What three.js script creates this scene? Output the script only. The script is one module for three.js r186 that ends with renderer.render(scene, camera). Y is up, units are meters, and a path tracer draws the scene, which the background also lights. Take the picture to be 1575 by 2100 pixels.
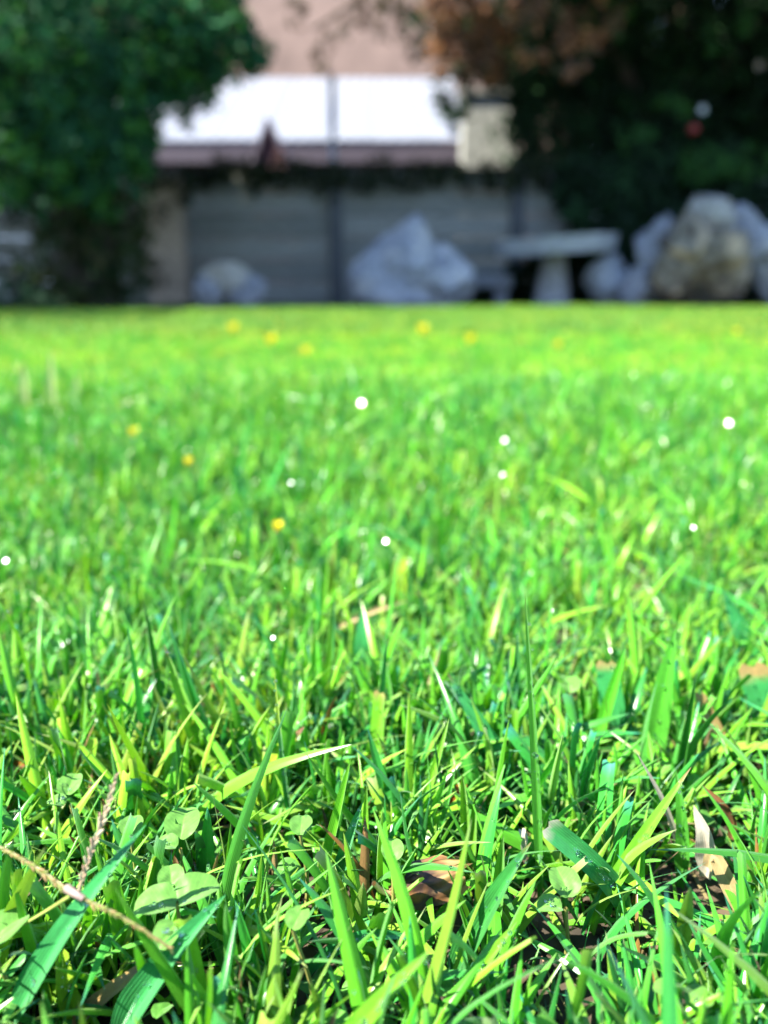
import * as THREE from 'three';
import { ImprovedNoise } from 'three/addons/math/ImprovedNoise.js';
import { mergeGeometries, mergeVertices } from 'three/addons/utils/BufferGeometryUtils.js';
import { RoundedBoxGeometry } from 'three/addons/geometries/RoundedBoxGeometry.js';

// ---------------------------------------------------------------- camera, sky, sun, exposure
const scene = new THREE.Scene();
const EYE = 0.15, PITCH = 16.1 * Math.PI / 180, FPX = 1580;
const camera = new THREE.PerspectiveCamera(67.2, 0.75, 0.01, 300);
camera.position.set(0, EYE, 0);
camera.rotation.x = -PITCH;
camera.focus = 0.177;
camera.userData.fStop = 7.6;
scene.add(camera);

const renderer = new THREE.WebGLRenderer({ antialias: true });
renderer.toneMapping = THREE.LinearToneMapping;
renderer.toneMappingExposure = 4.8;
renderer.shadowMap.enabled = true;

{ // clear blue daytime sky, paler towards the horizon
  const W = 256, H = 128, d = new Float32Array(W * H * 4);
  for (let j = 0; j < H; j++) {
    const up = Math.sin(((j + 0.5) / H - 0.5) * Math.PI), t = Math.pow(Math.max(0, 1 - Math.max(up, 0)), 2.2);
    for (let i = 0; i < W; i++) {
      const k = (j * W + i) * 4;
      d[k] = 0.085 + 0.2 * t; d[k + 1] = 0.16 + 0.21 * t; d[k + 2] = 0.375 + 0.14 * t; d[k + 3] = 1;
    }
  }
  const t = new THREE.DataTexture(d, W, H, THREE.RGBAFormat, THREE.FloatType);
  t.mapping = THREE.EquirectangularReflectionMapping; t.magFilter = t.minFilter = THREE.LinearFilter; t.needsUpdate = true;
  scene.background = t; scene.environment = t;
}
const SUN_EL = 54 * Math.PI / 180, SUN_AZ = 108 * Math.PI / 180;       // azimuth to the left of straight ahead
const SUN = new THREE.Vector3(-Math.sin(SUN_AZ) * Math.cos(SUN_EL), Math.sin(SUN_EL), -Math.cos(SUN_AZ) * Math.cos(SUN_EL));
const sun = new THREE.DirectionalLight(new THREE.Color().setRGB(1, 0.94, 0.82), 5);
sun.position.copy(SUN).multiplyScalar(30).add(new THREE.Vector3(0, 0, -4)); sun.castShadow = true;
Object.assign(sun.shadow.camera, { left: -14, right: 14, top: 14, bottom: -14, near: 1, far: 60 });
sun.shadow.mapSize.set(4096, 4096);
sun.target.position.set(0, 0, -4);
scene.add(sun, sun.target);

// ---------------------------------------------------------------- helpers
function rng(seed) { let a = seed >>> 0; return () => { a = (a + 0x6D2B79F5) | 0; let t = Math.imul(a ^ (a >>> 15), 1 | a); t = (t + Math.imul(t ^ (t >>> 7), 61 | t)) ^ t; return ((t ^ (t >>> 14)) >>> 0) / 4294967296; }; }
const R = rng(7), rr = (a, b, r = R) => a + (b - a) * r(), V = (x, y, z) => new THREE.Vector3(x, y, z);
const NZ = new ImprovedNoise(), noise = (x, y, z = 0) => NZ.noise(x, y, z);
const fbm = (x, y, z, o = 4) => { let s = 0, a = 0.5; for (let i = 0; i < o; i++) { s += a * noise(x, y, z); x = x * 2.03 + 3.1; y = y * 2.03 + 7.7; z = z * 2.03 + 1.3; a *= 0.5; } return s; };
const smooth = (a, b, x) => { const t = Math.min(1, Math.max(0, (x - a) / (b - a))); return t * t * (3 - 2 * t); };
const rgb = (r, g, b) => new THREE.Color().setRGB(r, g, b);
const cp = Math.cos(PITCH), sp = Math.sin(PITCH);
function ray(px, py) { const x = (px - 787.5) / FPX, y = -(py - 1050) / FPX; return V(x, y * cp - sp, -(y * sp) - cp); }
const at = (px, py, dist) => { const r = ray(px, py); return V(0, EYE, 0).addScaledVector(r, dist / -r.z); };           // the point of a sight line at a distance ahead
const low = (px, py, h = 0) => { const r = ray(px, py); return V(0, EYE, 0).addScaledVector(r, (h - EYE) / r.y); };     // the point of a sight line at a height
const depthOf = (p) => -p.z * cp + (EYE - p.y) * sp;
function gy(x, z) {                                                     // gentle relief of the lawn
  const d = -z;
  return 0.016 * Math.exp(-(((d - 0.98) / 0.3) ** 2)) * (1 + 0.3 * noise(x * 1.7, 3)) - 0.012 * Math.exp(-(((d - 1.9) / 0.6) ** 2)) + 0.004 * noise(x * 6, z * 6, 5) + 0.012 * noise(x * 0.7, z * 0.7, 9) * smooth(0.8, 2.5, d);
}
const taken = {};
function numbered(n) { taken[n] = (taken[n] ?? -1) + 1; return taken[n] ? `${n}_${String(taken[n]).padStart(3, '0')}` : n; }
function shade(o) { o.castShadow = o.receiveShadow = true; return o; }
function thing(name, label, category, pos = V(0, 0, 0), group) {
  const o = new THREE.Group(); o.name = numbered(name); o.position.copy(pos); o.userData = { label, category };
  if (group) o.userData.group = group;
  scene.add(o); return o;
}
function part(parent, name, geo, mat) { const m = shade(new THREE.Mesh(geo, mat)); m.name = name; parent.add(m); return m; }
function solo(name, label, category, geo, mat, pos, group) {
  const m = shade(new THREE.Mesh(geo, mat)); m.name = numbered(name); m.position.copy(pos); m.userData = { label, category };
  if (group) m.userData.group = group;
  scene.add(m); return m;
}
function dataTex(w, h, f, srgb = false, repeat) {
  const d = new Uint8Array(w * h * 4);
  for (let j = 0; j < h; j++) for (let i = 0; i < w; i++) { const c = f(i / w, j / h, i, j), k = (j * w + i) * 4; for (let q = 0; q < 3; q++) d[k + q] = Math.max(0, Math.min(255, c[q] * 255)); d[k + 3] = 255; }
  const t = new THREE.DataTexture(d, w, h); t.wrapS = t.wrapT = THREE.RepeatWrapping; t.magFilter = THREE.LinearFilter; t.minFilter = THREE.LinearMipmapLinearFilter; t.generateMipmaps = true;
  if (srgb) t.colorSpace = THREE.SRGBColorSpace;
  if (repeat) t.repeat.set(...repeat);
  t.needsUpdate = true; return t;
}
const pn = (u, v, f, s = 0) => { // tileable noise on a torus
  const a = u * 6.28318, b = v * 6.28318; return noise(Math.cos(a) * f + s, Math.sin(a) * f + Math.cos(b) * f * 1.01, Math.sin(b) * f + s * 2);
};

// ---------------------------------------------------------------- materials
const bladeMap = dataTex(64, 256, (u, v) => {                          // parallel veins, a paler midrib, blotches
  const vein = 0.06 * Math.sin(u * 64) + 0.05 * noise(u * 40, v * 3, 2), rib = Math.exp(-(((u - 0.5) / 0.045) ** 2));
  const b = 0.84 + 0.8 * vein + 0.1 * noise(u * 5, v * 16, 4) + 0.05 * noise(u * 14, v * 60, 8);
  return [b + 0.22 * rib, b + 0.1 * rib, b + 0.12 * rib];
});
const bladeBump = dataTex(64, 64, (u, v) => { const b = 0.5 + 0.3 * Math.sin(u * 64) + 0.2 * noise(u * 10, v * 20, 1) - 0.4 * Math.exp(-(((u - 0.5) / 0.05) ** 2)); return [b, b, b]; });
const leafMat = (o = {}) => new THREE.MeshPhysicalMaterial({ vertexColors: true, map: bladeMap, bumpMap: bladeBump, bumpScale: 0.00008, roughness: 0.93, transmission: 0.34, thickness: 0, specularIntensity: 0.45, clearcoat: 0.62, clearcoatRoughness: 0.25, side: THREE.DoubleSide, ...o });
const M = {
  blade: leafMat(),
  far: leafMat({ map: null, bumpMap: null, clearcoat: 0.25, clearcoatRoughness: 0.4, specularIntensity: 0.25 }),
  dry: leafMat({ transmission: 0.25, clearcoat: 0.35 }),
  clover: new THREE.MeshPhysicalMaterial({ vertexColors: true, roughness: 0.93, transmission: 0.4, thickness: 0, clearcoat: 0.35, clearcoatRoughness: 0.45, specularIntensity: 0.5, side: THREE.DoubleSide,
    map: dataTex(128, 128, (u, v) => { const x = u - 0.5, vein = Math.abs(Math.sin((v * 9 - Math.abs(x) * 7) * 3.14)) < 0.22 ? 0.17 : 0, rib = Math.abs(x) < 0.025 ? 0.25 : 0, b = 0.72 + vein + rib + 0.09 * noise(u * 14, v * 14, 3); return [b, b, b * 0.95]; }) }),
  stem: new THREE.MeshPhysicalMaterial({ vertexColors: true, roughness: 0.6, clearcoat: 0.3 }),
  water: new THREE.MeshPhysicalMaterial({ color: 0xffffff, roughness: 0.02, transmission: 1, thickness: 0.001, ior: 1.33 }),
};

// ---------------------------------------------------------------- the ground: one sheet of soil that goes on to the horizon
{
  const xs = [], zs = [];
  for (let i = -40; i <= 40; i++) { const t = i / 40; xs.push(Math.sign(t) * (Math.abs(t) * 2 + Math.abs(t) ** 5 * 118)); }
  for (let i = 0; i <= 120; i++) { const t = i / 120; zs.push(t < 0.8 ? 2 - t / 0.8 * 12 : -10 - ((t - 0.8) / 0.2) ** 2 * 120); }
  zs.unshift(6, 20); zs.sort((a, b) => b - a);
  const p = [], uv = [], ix = [];
  for (const z of zs) for (const x of xs) { p.push(x, gy(x, z), z); uv.push(x / 0.4, z / 0.4); }
  const n = xs.length;
  for (let j = 0; j < zs.length - 1; j++) for (let i = 0; i < n - 1; i++) { const a = j * n + i; ix.push(a, a + 1, a + n, a + 1, a + n + 1, a + n); }
  const g = new THREE.BufferGeometry(); g.setAttribute('position', new THREE.Float32BufferAttribute(p, 3)); g.setAttribute('uv', new THREE.Float32BufferAttribute(uv, 2)); g.setIndex(ix); g.computeVertexNormals();
  const soil = dataTex(512, 512, (u, v) => { const a = pn(u, v, 3) + 0.6 * pn(u, v, 9, 4) + 0.5 * noise(u * 90, v * 90, 2), b = 0.2 + 0.13 * a; return [b * 1.12, b * 0.94, b * 0.68]; }, true);
  const bump = dataTex(512, 512, (u, v) => { const b = 0.5 + 0.3 * pn(u, v, 6) + 0.25 * noise(u * 80, v * 80, 6); return [b, b, b]; });
  const m = shade(new THREE.Mesh(g, new THREE.MeshStandardMaterial({ map: soil, bumpMap: bump, bumpScale: 0.004, roughness: 0.95 })));
  m.name = 'ground'; m.userData.kind = 'structure'; scene.add(m);
}

// ---------------------------------------------------------------- large structure: the fence wall, the neighbouring buildings
const stoneTex = dataTex(256, 256, (u, v) => { const q = 0.82 + 0.16 * pn(u, v, 3, 6) + 0.12 * pn(u, v, 10, 2) + 0.08 * noise(u * 110, v * 110, 7); return [q, q, q * 0.98]; }, true);
const stoneBump = dataTex(256, 256, (u, v) => { const q = 0.5 + 0.35 * pn(u, v, 7, 3) + 0.2 * noise(u * 60, v * 60, 9); return [q, q, q]; });
const concreteMap = dataTex(256, 256, (u, v) => { const b = 0.58 + 0.13 * pn(u, v, 2.2) + 0.1 * pn(u, v, 7, 3) + 0.08 * noise(u * 120, v * 120, 1); return [b * 0.98, b, b * 0.99]; }, true);
const concreteMap2 = dataTex(256, 256, (u, v) => { const b = 0.88 + 0.1 * pn(u, v, 1.5, 3) + 0.06 * pn(u, v, 5, 8); return [b, b, b]; }, true);
const concreteBump = dataTex(256, 256, (u, v) => { const b = 0.5 + 0.3 * pn(u, v, 5, 1) + 0.2 * noise(u * 90, v * 90, 3); return [b, b, b]; });
const concrete = [[0.98, 0.98, 0.84], [0.76, 0.77, 0.66], [1, 1, 0.88]].map((c) => new THREE.MeshStandardMaterial({ color: rgb(...c), map: concreteMap, bumpMap: concreteBump, bumpScale: 0.006, roughness: 0.92 }));
const WALL_D = 8.4;
{
  const top = at(690, 345, WALL_D).y, w = thing('concrete_wall', 'grey precast concrete garden wall of stacked panels between posts, behind the lawn', 'wall', V(0, 0, -WALL_D));
  const postM = concrete[0].clone(); postM.color = rgb(0.36, 0.38, 0.38);
  const step = at(1052, 600, WALL_D).x - at(692, 600, WALL_D).x, x0 = at(692, 600, WALL_D).x - 3 * step, rows = 6, ph = (top - 0.02) / rows;
  const pg = new RoundedBoxGeometry(step - 0.1, ph - 0.006, 0.05, 2, 0.012), qg = new RoundedBoxGeometry(0.14, top + 0.05, 0.13, 2, 0.012);
  for (let k = 0; k <= 8; k++) {
    const q = part(w, 'post', qg, postM); q.position.set(x0 + k * step, (top + 0.05) / 2, 0.03);
    if (k < 8) for (let r = 0; r < rows; r++) { const m = part(w, 'panel', pg, concrete[Math.floor(R() * 3)]); m.position.set(x0 + (k + 0.5) * step, 0.01 + (r + 0.5) * ph, rr(-0.006, 0.006)); }
  }
  // a rendered pillar against the wall, its light tan standing in for sun
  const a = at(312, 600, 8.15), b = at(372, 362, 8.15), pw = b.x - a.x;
  const p = thing('pillar', 'rendered pillar painted sunlit tan, standing against the grey wall beside the dark left tree', 'pillar', V((a.x + b.x) / 2, 0, -8.15));
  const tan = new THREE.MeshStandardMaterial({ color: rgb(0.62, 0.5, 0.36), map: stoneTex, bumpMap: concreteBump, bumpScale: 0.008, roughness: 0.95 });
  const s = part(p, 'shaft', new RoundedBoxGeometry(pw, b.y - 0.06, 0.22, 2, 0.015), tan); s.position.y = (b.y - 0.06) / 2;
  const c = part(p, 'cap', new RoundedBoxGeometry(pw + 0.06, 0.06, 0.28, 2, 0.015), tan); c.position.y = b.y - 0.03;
}
{ // low building beyond the wall with a bright sheet-metal roof
  const D = 13, e = at(285, 290, D), e2 = at(960, 290, D), ridgeZ = 17, rg = at(600, 163, ridgeZ), x0 = e.x - 1.2, x1 = e2.x + 0.05, cx = (x0 + x1) / 2;
  const h = thing('outbuilding', 'low pinkish building with a glaring white sheet metal roof behind the garden wall', 'building', V(cx, 0, -D));
  const white = new THREE.MeshPhysicalMaterial({ color: rgb(0.235, 0.255, 0.29), map: concreteMap2, roughness: 0.42, clearcoat: 0.4, clearcoatRoughness: 0.25 });
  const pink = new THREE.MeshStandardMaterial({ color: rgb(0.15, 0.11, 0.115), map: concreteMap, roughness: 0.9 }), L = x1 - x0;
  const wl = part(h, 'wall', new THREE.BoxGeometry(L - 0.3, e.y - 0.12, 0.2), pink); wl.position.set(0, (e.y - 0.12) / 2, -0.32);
  const slope = Math.atan2(rg.y - e.y, ridgeZ - D), len = Math.hypot(rg.y - e.y, ridgeZ - D) + 0.1;
  const n = Math.round(L / 0.76), sw = L / n, prof = new THREE.Shape();
  prof.moveTo(0, 0); for (let i = 0; i <= 24; i++) { const x = i / 24 * sw; prof.lineTo(x, 0.012 + 0.009 * Math.cos(i / 24 * Math.PI * 8)); } prof.lineTo(sw, 0); prof.lineTo(0, 0);
  const sg = new THREE.ExtrudeGeometry(prof, { depth: len, bevelEnabled: false }); sg.rotateY(0); sg.translate(0, 0, -len); sg.rotateX(slope);
  for (let i = 0; i < n; i++) { const m = part(h, 'roof_sheet', sg, white); m.position.set(-L / 2 + i * sw, e.y + (i % 2) * 0.004, 0); }
  const f = part(h, 'fascia', new RoundedBoxGeometry(L, 0.3, 0.03, 1, 0.006), new THREE.MeshStandardMaterial({ color: rgb(0.075, 0.06, 0.075), roughness: 0.6 })); f.position.set(0, e.y - 0.155, -0.03);
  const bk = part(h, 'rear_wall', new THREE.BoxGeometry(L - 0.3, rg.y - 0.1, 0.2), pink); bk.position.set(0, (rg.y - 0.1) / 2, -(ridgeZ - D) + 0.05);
  // pale end wall at the right
  const a = at(945, 330, 12.4), b = at(1062, 205, 12.4), an = thing('chimney_block', 'pale cream plastered block at the right end of the white roof, seen past dark leaves', 'chimney', V((a.x + b.x) / 2, 0, -12.4));
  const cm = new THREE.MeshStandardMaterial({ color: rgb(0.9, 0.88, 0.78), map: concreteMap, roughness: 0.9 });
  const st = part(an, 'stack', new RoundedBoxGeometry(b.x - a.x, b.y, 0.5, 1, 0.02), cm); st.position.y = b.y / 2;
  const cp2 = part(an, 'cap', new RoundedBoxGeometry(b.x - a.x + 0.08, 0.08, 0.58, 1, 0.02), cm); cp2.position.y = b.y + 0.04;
  // reddish pointed gable at the eave
  const g0 = at(515, 338, 12.2), g1 = at(600, 338, 12.2), gt = at(548, 245, 12.2), gb = thing('pointed_gable', 'small dark red pointed gable in front of the lower edge of the white roof', 'gable', V((g0.x + g1.x) / 2, 0, -12.2));
  const gw = (g1.x - g0.x) / 2, sh = new THREE.Shape(); sh.moveTo(-gw, 0); sh.lineTo(gw, 0); sh.lineTo(gw, g0.y); sh.lineTo(gt.x - gb.position.x, gt.y - 0.08); sh.lineTo(-gw, g0.y); sh.lineTo(-gw, 0);
  part(gb, 'front', new THREE.ExtrudeGeometry(sh, { depth: 0.4, bevelEnabled: false }).translate(0, 0, -0.4), new THREE.MeshStandardMaterial({ color: rgb(0.24, 0.09, 0.09), map: concreteMap, roughness: 0.85 }));
  for (const s of [-1, 1]) {
    const ax = gt.x - gb.position.x, dx = s * gw - ax, dy = g0.y - gt.y, r = part(gb, 'roof_slope', new RoundedBoxGeometry(Math.hypot(dx, dy) + 0.08, 0.05, 0.5, 1, 0.01), new THREE.MeshStandardMaterial({ color: rgb(0.1, 0.08, 0.1), roughness: 0.8 }));
    r.position.set(ax + dx / 2, gt.y + dy / 2 - 0.03, -0.2); r.rotation.z = Math.atan2(dy, dx);
  }
}
{ // tall beige house further off
  const D = 22, a = at(150, 160, D), b = at(1250, -330, D), w = b.x - a.x, hs = thing('house', 'tall beige plastered house filling the gap above the white roof', 'house', V((a.x + b.x) / 2, 0, -D));
  const beige = new THREE.MeshStandardMaterial({ color: rgb(0.38, 0.26, 0.2), map: dataTex(256, 256, (u, v) => { const q = 0.86 + 0.1 * pn(u, v, 1.6) + 0.07 * pn(u, v, 5, 2) + 0.05 * noise(u * 70, v * 70, 5); return [q, q, q]; }, true), roughness: 0.93 });
  const q = part(hs, 'wall', new RoundedBoxGeometry(w, b.y, 6, 1, 0.02), beige); q.position.set(0, b.y / 2, -3);
  const rf = new THREE.Shape(); rf.moveTo(-3.4, 0); rf.lineTo(3.4, 0); rf.lineTo(0, 1.6); rf.lineTo(-3.4, 0);
  part(hs, 'roof', new THREE.ExtrudeGeometry(rf, { depth: w + 0.6, bevelEnabled: false }).rotateY(Math.PI / 2).translate(-w / 2 - 0.3, b.y + 0.005, -3), new THREE.MeshStandardMaterial({ color: rgb(0.3, 0.16, 0.12), roughness: 0.85 }));
}
{ // thin pole rising from the wall post
  const a = at(684, 345, 8.6), b = at(682, 160, 8.6);
  const p = thing('metal_pole', 'thin grey pole rising above the wall in front of the white roof', 'pole', V(a.x, 0, -8.6)), gm = new THREE.MeshStandardMaterial({ color: rgb(0.3, 0.32, 0.36), roughness: 0.5, metalness: 0.3 });
  part(p, 'shaft', new THREE.CylinderGeometry(0.032, 0.034, b.y, 12).translate(0, b.y / 2, 0), gm);
  part(p, 'cap', new THREE.SphereGeometry(0.04, 12, 8).translate(0, b.y, 0), gm);
}

// ---------------------------------------------------------------- rocks and stone furniture in front of the wall
const rockMat = new THREE.MeshStandardMaterial({ vertexColors: true, map: stoneTex, bumpMap: stoneBump, bumpScale: 0.012, roughness: 0.9 });
function blobGeo(c, rx, ry, rz, seed, tint, taper = 0.05, rough = 0.2) {             // a craggy boulder lump: planes cut from a ball, then broken with noise
  let g = mergeVertices(new THREE.IcosahedronGeometry(1, 14).deleteAttribute('normal').deleteAttribute('uv')); const r = rng(seed), planes = [], p = g.attributes.position, v = V(), col = [], uv = [];
  for (let i = 0; i < 16; i++) planes.push([V(rr(-1, 1, r), rr(-1, 1, r), rr(-1, 1, r)).normalize(), rr(0.66, 0.95, r)]);
  for (let i = 0; i < p.count; i++) {
    v.fromBufferAttribute(p, i); let s = 1; for (const [n, d] of planes) { const t = v.dot(n); if (t > 0.05) s = Math.min(s, d / t); }
    const n = fbm(v.x * 2.2 + seed, v.y * 2.2, v.z * 2.2, 5); v.multiplyScalar(s * (1 + rough * n * 1.6));
    const k = tint(v, fbm(v.x * 1.6 + seed * 3, v.y * 1.6 + 5, v.z * 1.6, 4)); col.push(k.r, k.g, k.b);
    const tp = 1 - taper * smooth(-0.2, 1, v.y); v.x *= tp; v.z *= tp; p.setXYZ(i, c.x + v.x * rx, c.y + v.y * ry, c.z + v.z * rz); uv.push(v.x * rx / 0.5 + v.z * 0.7, v.y * ry / 0.5 + v.z * 0.5);
  }
  g.setAttribute('color', new THREE.Float32BufferAttribute(col, 3)); g.setAttribute('uv', new THREE.Float32BufferAttribute(uv, 2)); g.computeVertexNormals(); return g;
}
const paleStone = (v, n) => rgb(0.66, 0.68, 0.72).lerp(rgb(0.42, 0.44, 0.48), smooth(0.0, 0.35, n)).lerp(rgb(0.85, 0.83, 0.78), smooth(0.05, 0.3, -n) * 0.8);
const dappledStone = (v, n) => rgb(0.34, 0.3, 0.22).lerp(rgb(0.13, 0.1, 0.07), smooth(0.0, 0.3, n)).lerp(rgb(0.75, 0.58, 0.38), smooth(0.08, 0.3, -n));  // brown stone, with sun dapples painted in as tan patches
function rock(name, label, category, d, lumps, tints, taper) {
  const base = V(at(lumps[0][0], 600, d).x, 0, -d), gs = lumps.map(([px, py, wx, wy, dz = 0, t = 0, deep = 0.8], i) => {
    const c = at(px, py, d - dz), k = depthOf(c) / FPX; return blobGeo(c.sub(base), wx * k, wy * k, Math.min(wx, wy) * k * deep, i * 13 + Math.round(px), tints[t], taper);
  });
  return solo(name, label, category, mergeGeometries(gs), rockMat, base);
}
rock('rock', 'pale blue-grey pointed boulder in front of the wall, left of the stone table', 'rock', 7.3, [[838, 562, 112, 104, 0], [768, 575, 66, 60, 0.1], [905, 570, 72, 66, 0.1], [846, 540, 62, 60, 0.16]], [paleStone], 0.34);
rock('rock', 'small pale rock with a top painted sunlit cream, arched over a dark hollow, beside the tan pillar at the lawn edge', 'rock', 7.2, [[464, 572, 54, 34, 0.02, 1], [424, 600, 34, 36, 0.05], [512, 600, 40, 36, 0.05], [465, 600, 60, 40, -0.3]], [paleStone, (v, n) => rgb(0.85, 0.8, 0.66)]);  // top lump tinted cream for the patch of sun on it
rock('rock', 'large craggy brown and blue-grey boulder hollowed at its foot, right of the stone table', 'rock', 7.0, [[1408, 500, 56, 66, 0.24, 1], [1478, 515, 60, 60, 0.27, 1], [1436, 545, 62, 44, 0.2, 1], [1452, 440, 52, 46, 0.14, 2], [1350, 520, 56, 88, 0], [1372, 560, 40, 50, 0.26, 1], [1515, 490, 52, 66, 0], [1490, 565, 46, 56, 0.22, 1], [1420, 580, 110, 50, -0.5, 1], [1305, 585, 40, 46, 0.05]], [(v, n) => rgb(0.48, 0.5, 0.55).lerp(rgb(0.28, 0.29, 0.32), smooth(0, 0.3, n)), dappledStone, (v, n) => rgb(0.6, 0.58, 0.52).lerp(rgb(0.35, 0.33, 0.28), smooth(0, 0.25, n))]);
rock('rock', 'pale boulder cut by the right edge of the picture', 'rock', 7.1, [[1600, 540, 60, 80, 0], [1580, 500, 34, 34, 0.1]], [paleStone]);
rock('stone_block', 'squat blue-grey stone block between the table leg and the big hollow boulder', 'stone block', 7.25, [[1245, 575, 48, 52, 0, 0, 1], [1262, 590, 50, 38, 0.05, 0, 1]], [(v, n) => rgb(0.6, 0.64, 0.7)]);
{ // round slab table on a flared pedestal
  const d = 7.3, c = at(1138, 503, d), k = depthOf(c) / FPX, t = thing('stone_table', 'round stone slab table on a flared pedestal in the shade before the wall', 'table', V(c.x, 0, -d));
  const slab = (r, h, seed) => {
    const g = new THREE.CylinderGeometry(r, r * 0.96, h, 64, 3).toNonIndexed(); g.deleteAttribute('normal'); const q = mergeVertices(g), p = q.attributes.position, col = [];
    for (let i = 0; i < p.count; i++) { const a = Math.atan2(p.getZ(i), p.getX(i)), f = 1 + 0.05 * noise(Math.cos(a) * 2 + seed, Math.sin(a) * 2, 1) + 0.02 * noise(Math.cos(a) * 7, Math.sin(a) * 7, seed); p.setXYZ(i, p.getX(i) * f, p.getY(i) + 0.012 * noise(p.getX(i) * 6, p.getZ(i) * 6, seed), p.getZ(i) * f); const n = 0.72 + 0.15 * noise(p.getX(i) * 9, p.getY(i) * 9, p.getZ(i) * 9); col.push(n * 0.95, n, n * 1.05); }
    q.setAttribute('color', new THREE.Float32BufferAttribute(col, 3)); q.computeVertexNormals(); return q;
  };
  const top = part(t, 'table_top', slab(122 * k, 0.14, 3), rockMat); top.position.y = c.y; top.rotation.z = 0.055; top.rotation.x = 0.03;
  const pts = [[0.17, 0], [0.165, 0.05], [0.14, 0.2], [0.11, 0.38], [0.1, c.y - 0.06]].map(([x, y]) => new THREE.Vector2(x, y));
  const lg = new THREE.LatheGeometry(pts, 28), n = lg.attributes.position.count; lg.setAttribute('color', new THREE.Float32BufferAttribute(new Array(n * 3).fill(0.5), 3)); part(t, 'pedestal', lg, rockMat);
  const bd = 7.5, bc = at(950, 578, bd), bk = depthOf(bc) / FPX, b = thing('stone_bench', 'low dark stone bench slab between the pale boulder and the table', 'bench', V(bc.x, 0, -bd));
  const bm = new THREE.MeshStandardMaterial({ color: rgb(0.36, 0.38, 0.42), map: stoneTex, bumpMap: stoneBump, bumpScale: 0.01, roughness: 0.9 });
  const s = part(b, 'seat', new RoundedBoxGeometry(190 * bk, 0.11, 0.4, 3, 0.025), bm); s.position.y = bc.y;
  for (const q of [-1, 1]) { const l = part(b, 'leg', new RoundedBoxGeometry(0.12, bc.y - 0.055, 0.3, 2, 0.02), bm); l.position.set(q * 75 * bk, (bc.y - 0.055) / 2, 0); }
}

// ---------------------------------------------------------------- trees and creepers
const leafShape = (() => { const g = new THREE.BufferGeometry(), p = [], ix = [], w = [0, 0.3, 0.42, 0.34, 0.18, 0]; w.forEach((x, i) => { const y = i / 5, z = -0.25 * y * y; p.push(-x * 0.5, y, z + x * 0.18, 0, y, z, x * 0.5, y, z + x * 0.18); }); for (let i = 0; i < 5; i++) { const a = i * 3; ix.push(a, a + 1, a + 3, a + 1, a + 4, a + 3, a + 1, a + 2, a + 4, a + 2, a + 5, a + 4); } g.setAttribute('position', new THREE.Float32BufferAttribute(p, 3)); g.setIndex(ix); return g; })();
function clumpGeo(n, seed) { const r = rng(seed), gs = []; for (let i = 0; i < n; i++) { const m = new THREE.Matrix4().compose(V(rr(-0.5, 0.5, r), rr(-0.5, 0.5, r), rr(-0.5, 0.5, r)), new THREE.Quaternion().setFromEuler(new THREE.Euler(rr(-1.2, 1.2, r), rr(0, 6.3, r), rr(-1.2, 1.2, r))), V(1, 1, 1).multiplyScalar(rr(0.6, 1, r))); gs.push(leafShape.clone().applyMatrix4(m)); } const g = mergeGeometries(gs); g.computeVertexNormals(); return g; }
const clumps = [clumpGeo(7, 1), clumpGeo(7, 2)];
const treeLeaf = new THREE.MeshPhysicalMaterial({ color: 0xffffff, roughness: 0.95, transmission: 0.3, thickness: 0, specularIntensity: 0.25, clearcoat: 0.1, clearcoatRoughness: 0.5, side: THREE.DoubleSide });
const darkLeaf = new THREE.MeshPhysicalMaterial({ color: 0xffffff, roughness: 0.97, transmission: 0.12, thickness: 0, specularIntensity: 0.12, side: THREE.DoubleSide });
function foliage(parent, name, blobs, size, per, cols, mat, seed) {     // blobs: [centre, rx, ry, rz]
  const r = rng(seed), list = [];
  for (const [c, rx, ry, rz, w = 1] of blobs) {
    const n = Math.round(4.2 * per * w * (rx * ry + ry * rz + rx * rz) / (size * size) / 3);
    for (let i = 0; i < n; i++) {
      const d = V(rr(-1, 1, r), rr(-1, 1, r), rr(-1, 1, r)); if (d.lengthSq() > 1 || d.lengthSq() < 0.01) { i--; continue; }
      d.setLength(Math.pow(d.length(), 0.5)); d.multiplyScalar(1 + 0.5 * noise(d.x * 2 + c.x, d.y * 2 + c.y, d.z * 2 + c.z));
      list.push([V(c.x + d.x * rx, c.y + d.y * ry, c.z + d.z * rz), rr(0.7, 1.3, r) * size, V(rr(0, 6.3, r), rr(0, 6.3, r), rr(0, 6.3, r)), r(), noise(d.x * 3 + c.x * 2, d.y * 3, d.z * 3)]);
    }
  }
  const mesh = shade(new THREE.InstancedMesh(clumps[seed % 2], mat, list.length)), q = new THREE.Quaternion(), m = new THREE.Matrix4(), e = new THREE.Euler(), off = parent.position;
  list.forEach(([p, s, a, k, n], i) => { mesh.setMatrixAt(i, m.compose(p.clone().sub(off), q.setFromEuler(e.set(a.x, a.y, a.z)), V(s, s, s))); const c = cols[Math.floor(k * cols.length)], f = 1 + 0.5 * n + 0.3 * (k - 0.5); mesh.setColorAt(i, rgb(c[0] * f, c[1] * f, c[2] * f)); });
  mesh.name = name; mesh.userData.kind = 'stuff'; parent.add(mesh); return mesh;
}
const bark = new THREE.MeshStandardMaterial({ color: rgb(0.09, 0.07, 0.05), map: stoneTex, bumpMap: stoneBump, bumpScale: 0.02, roughness: 0.95 });
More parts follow.
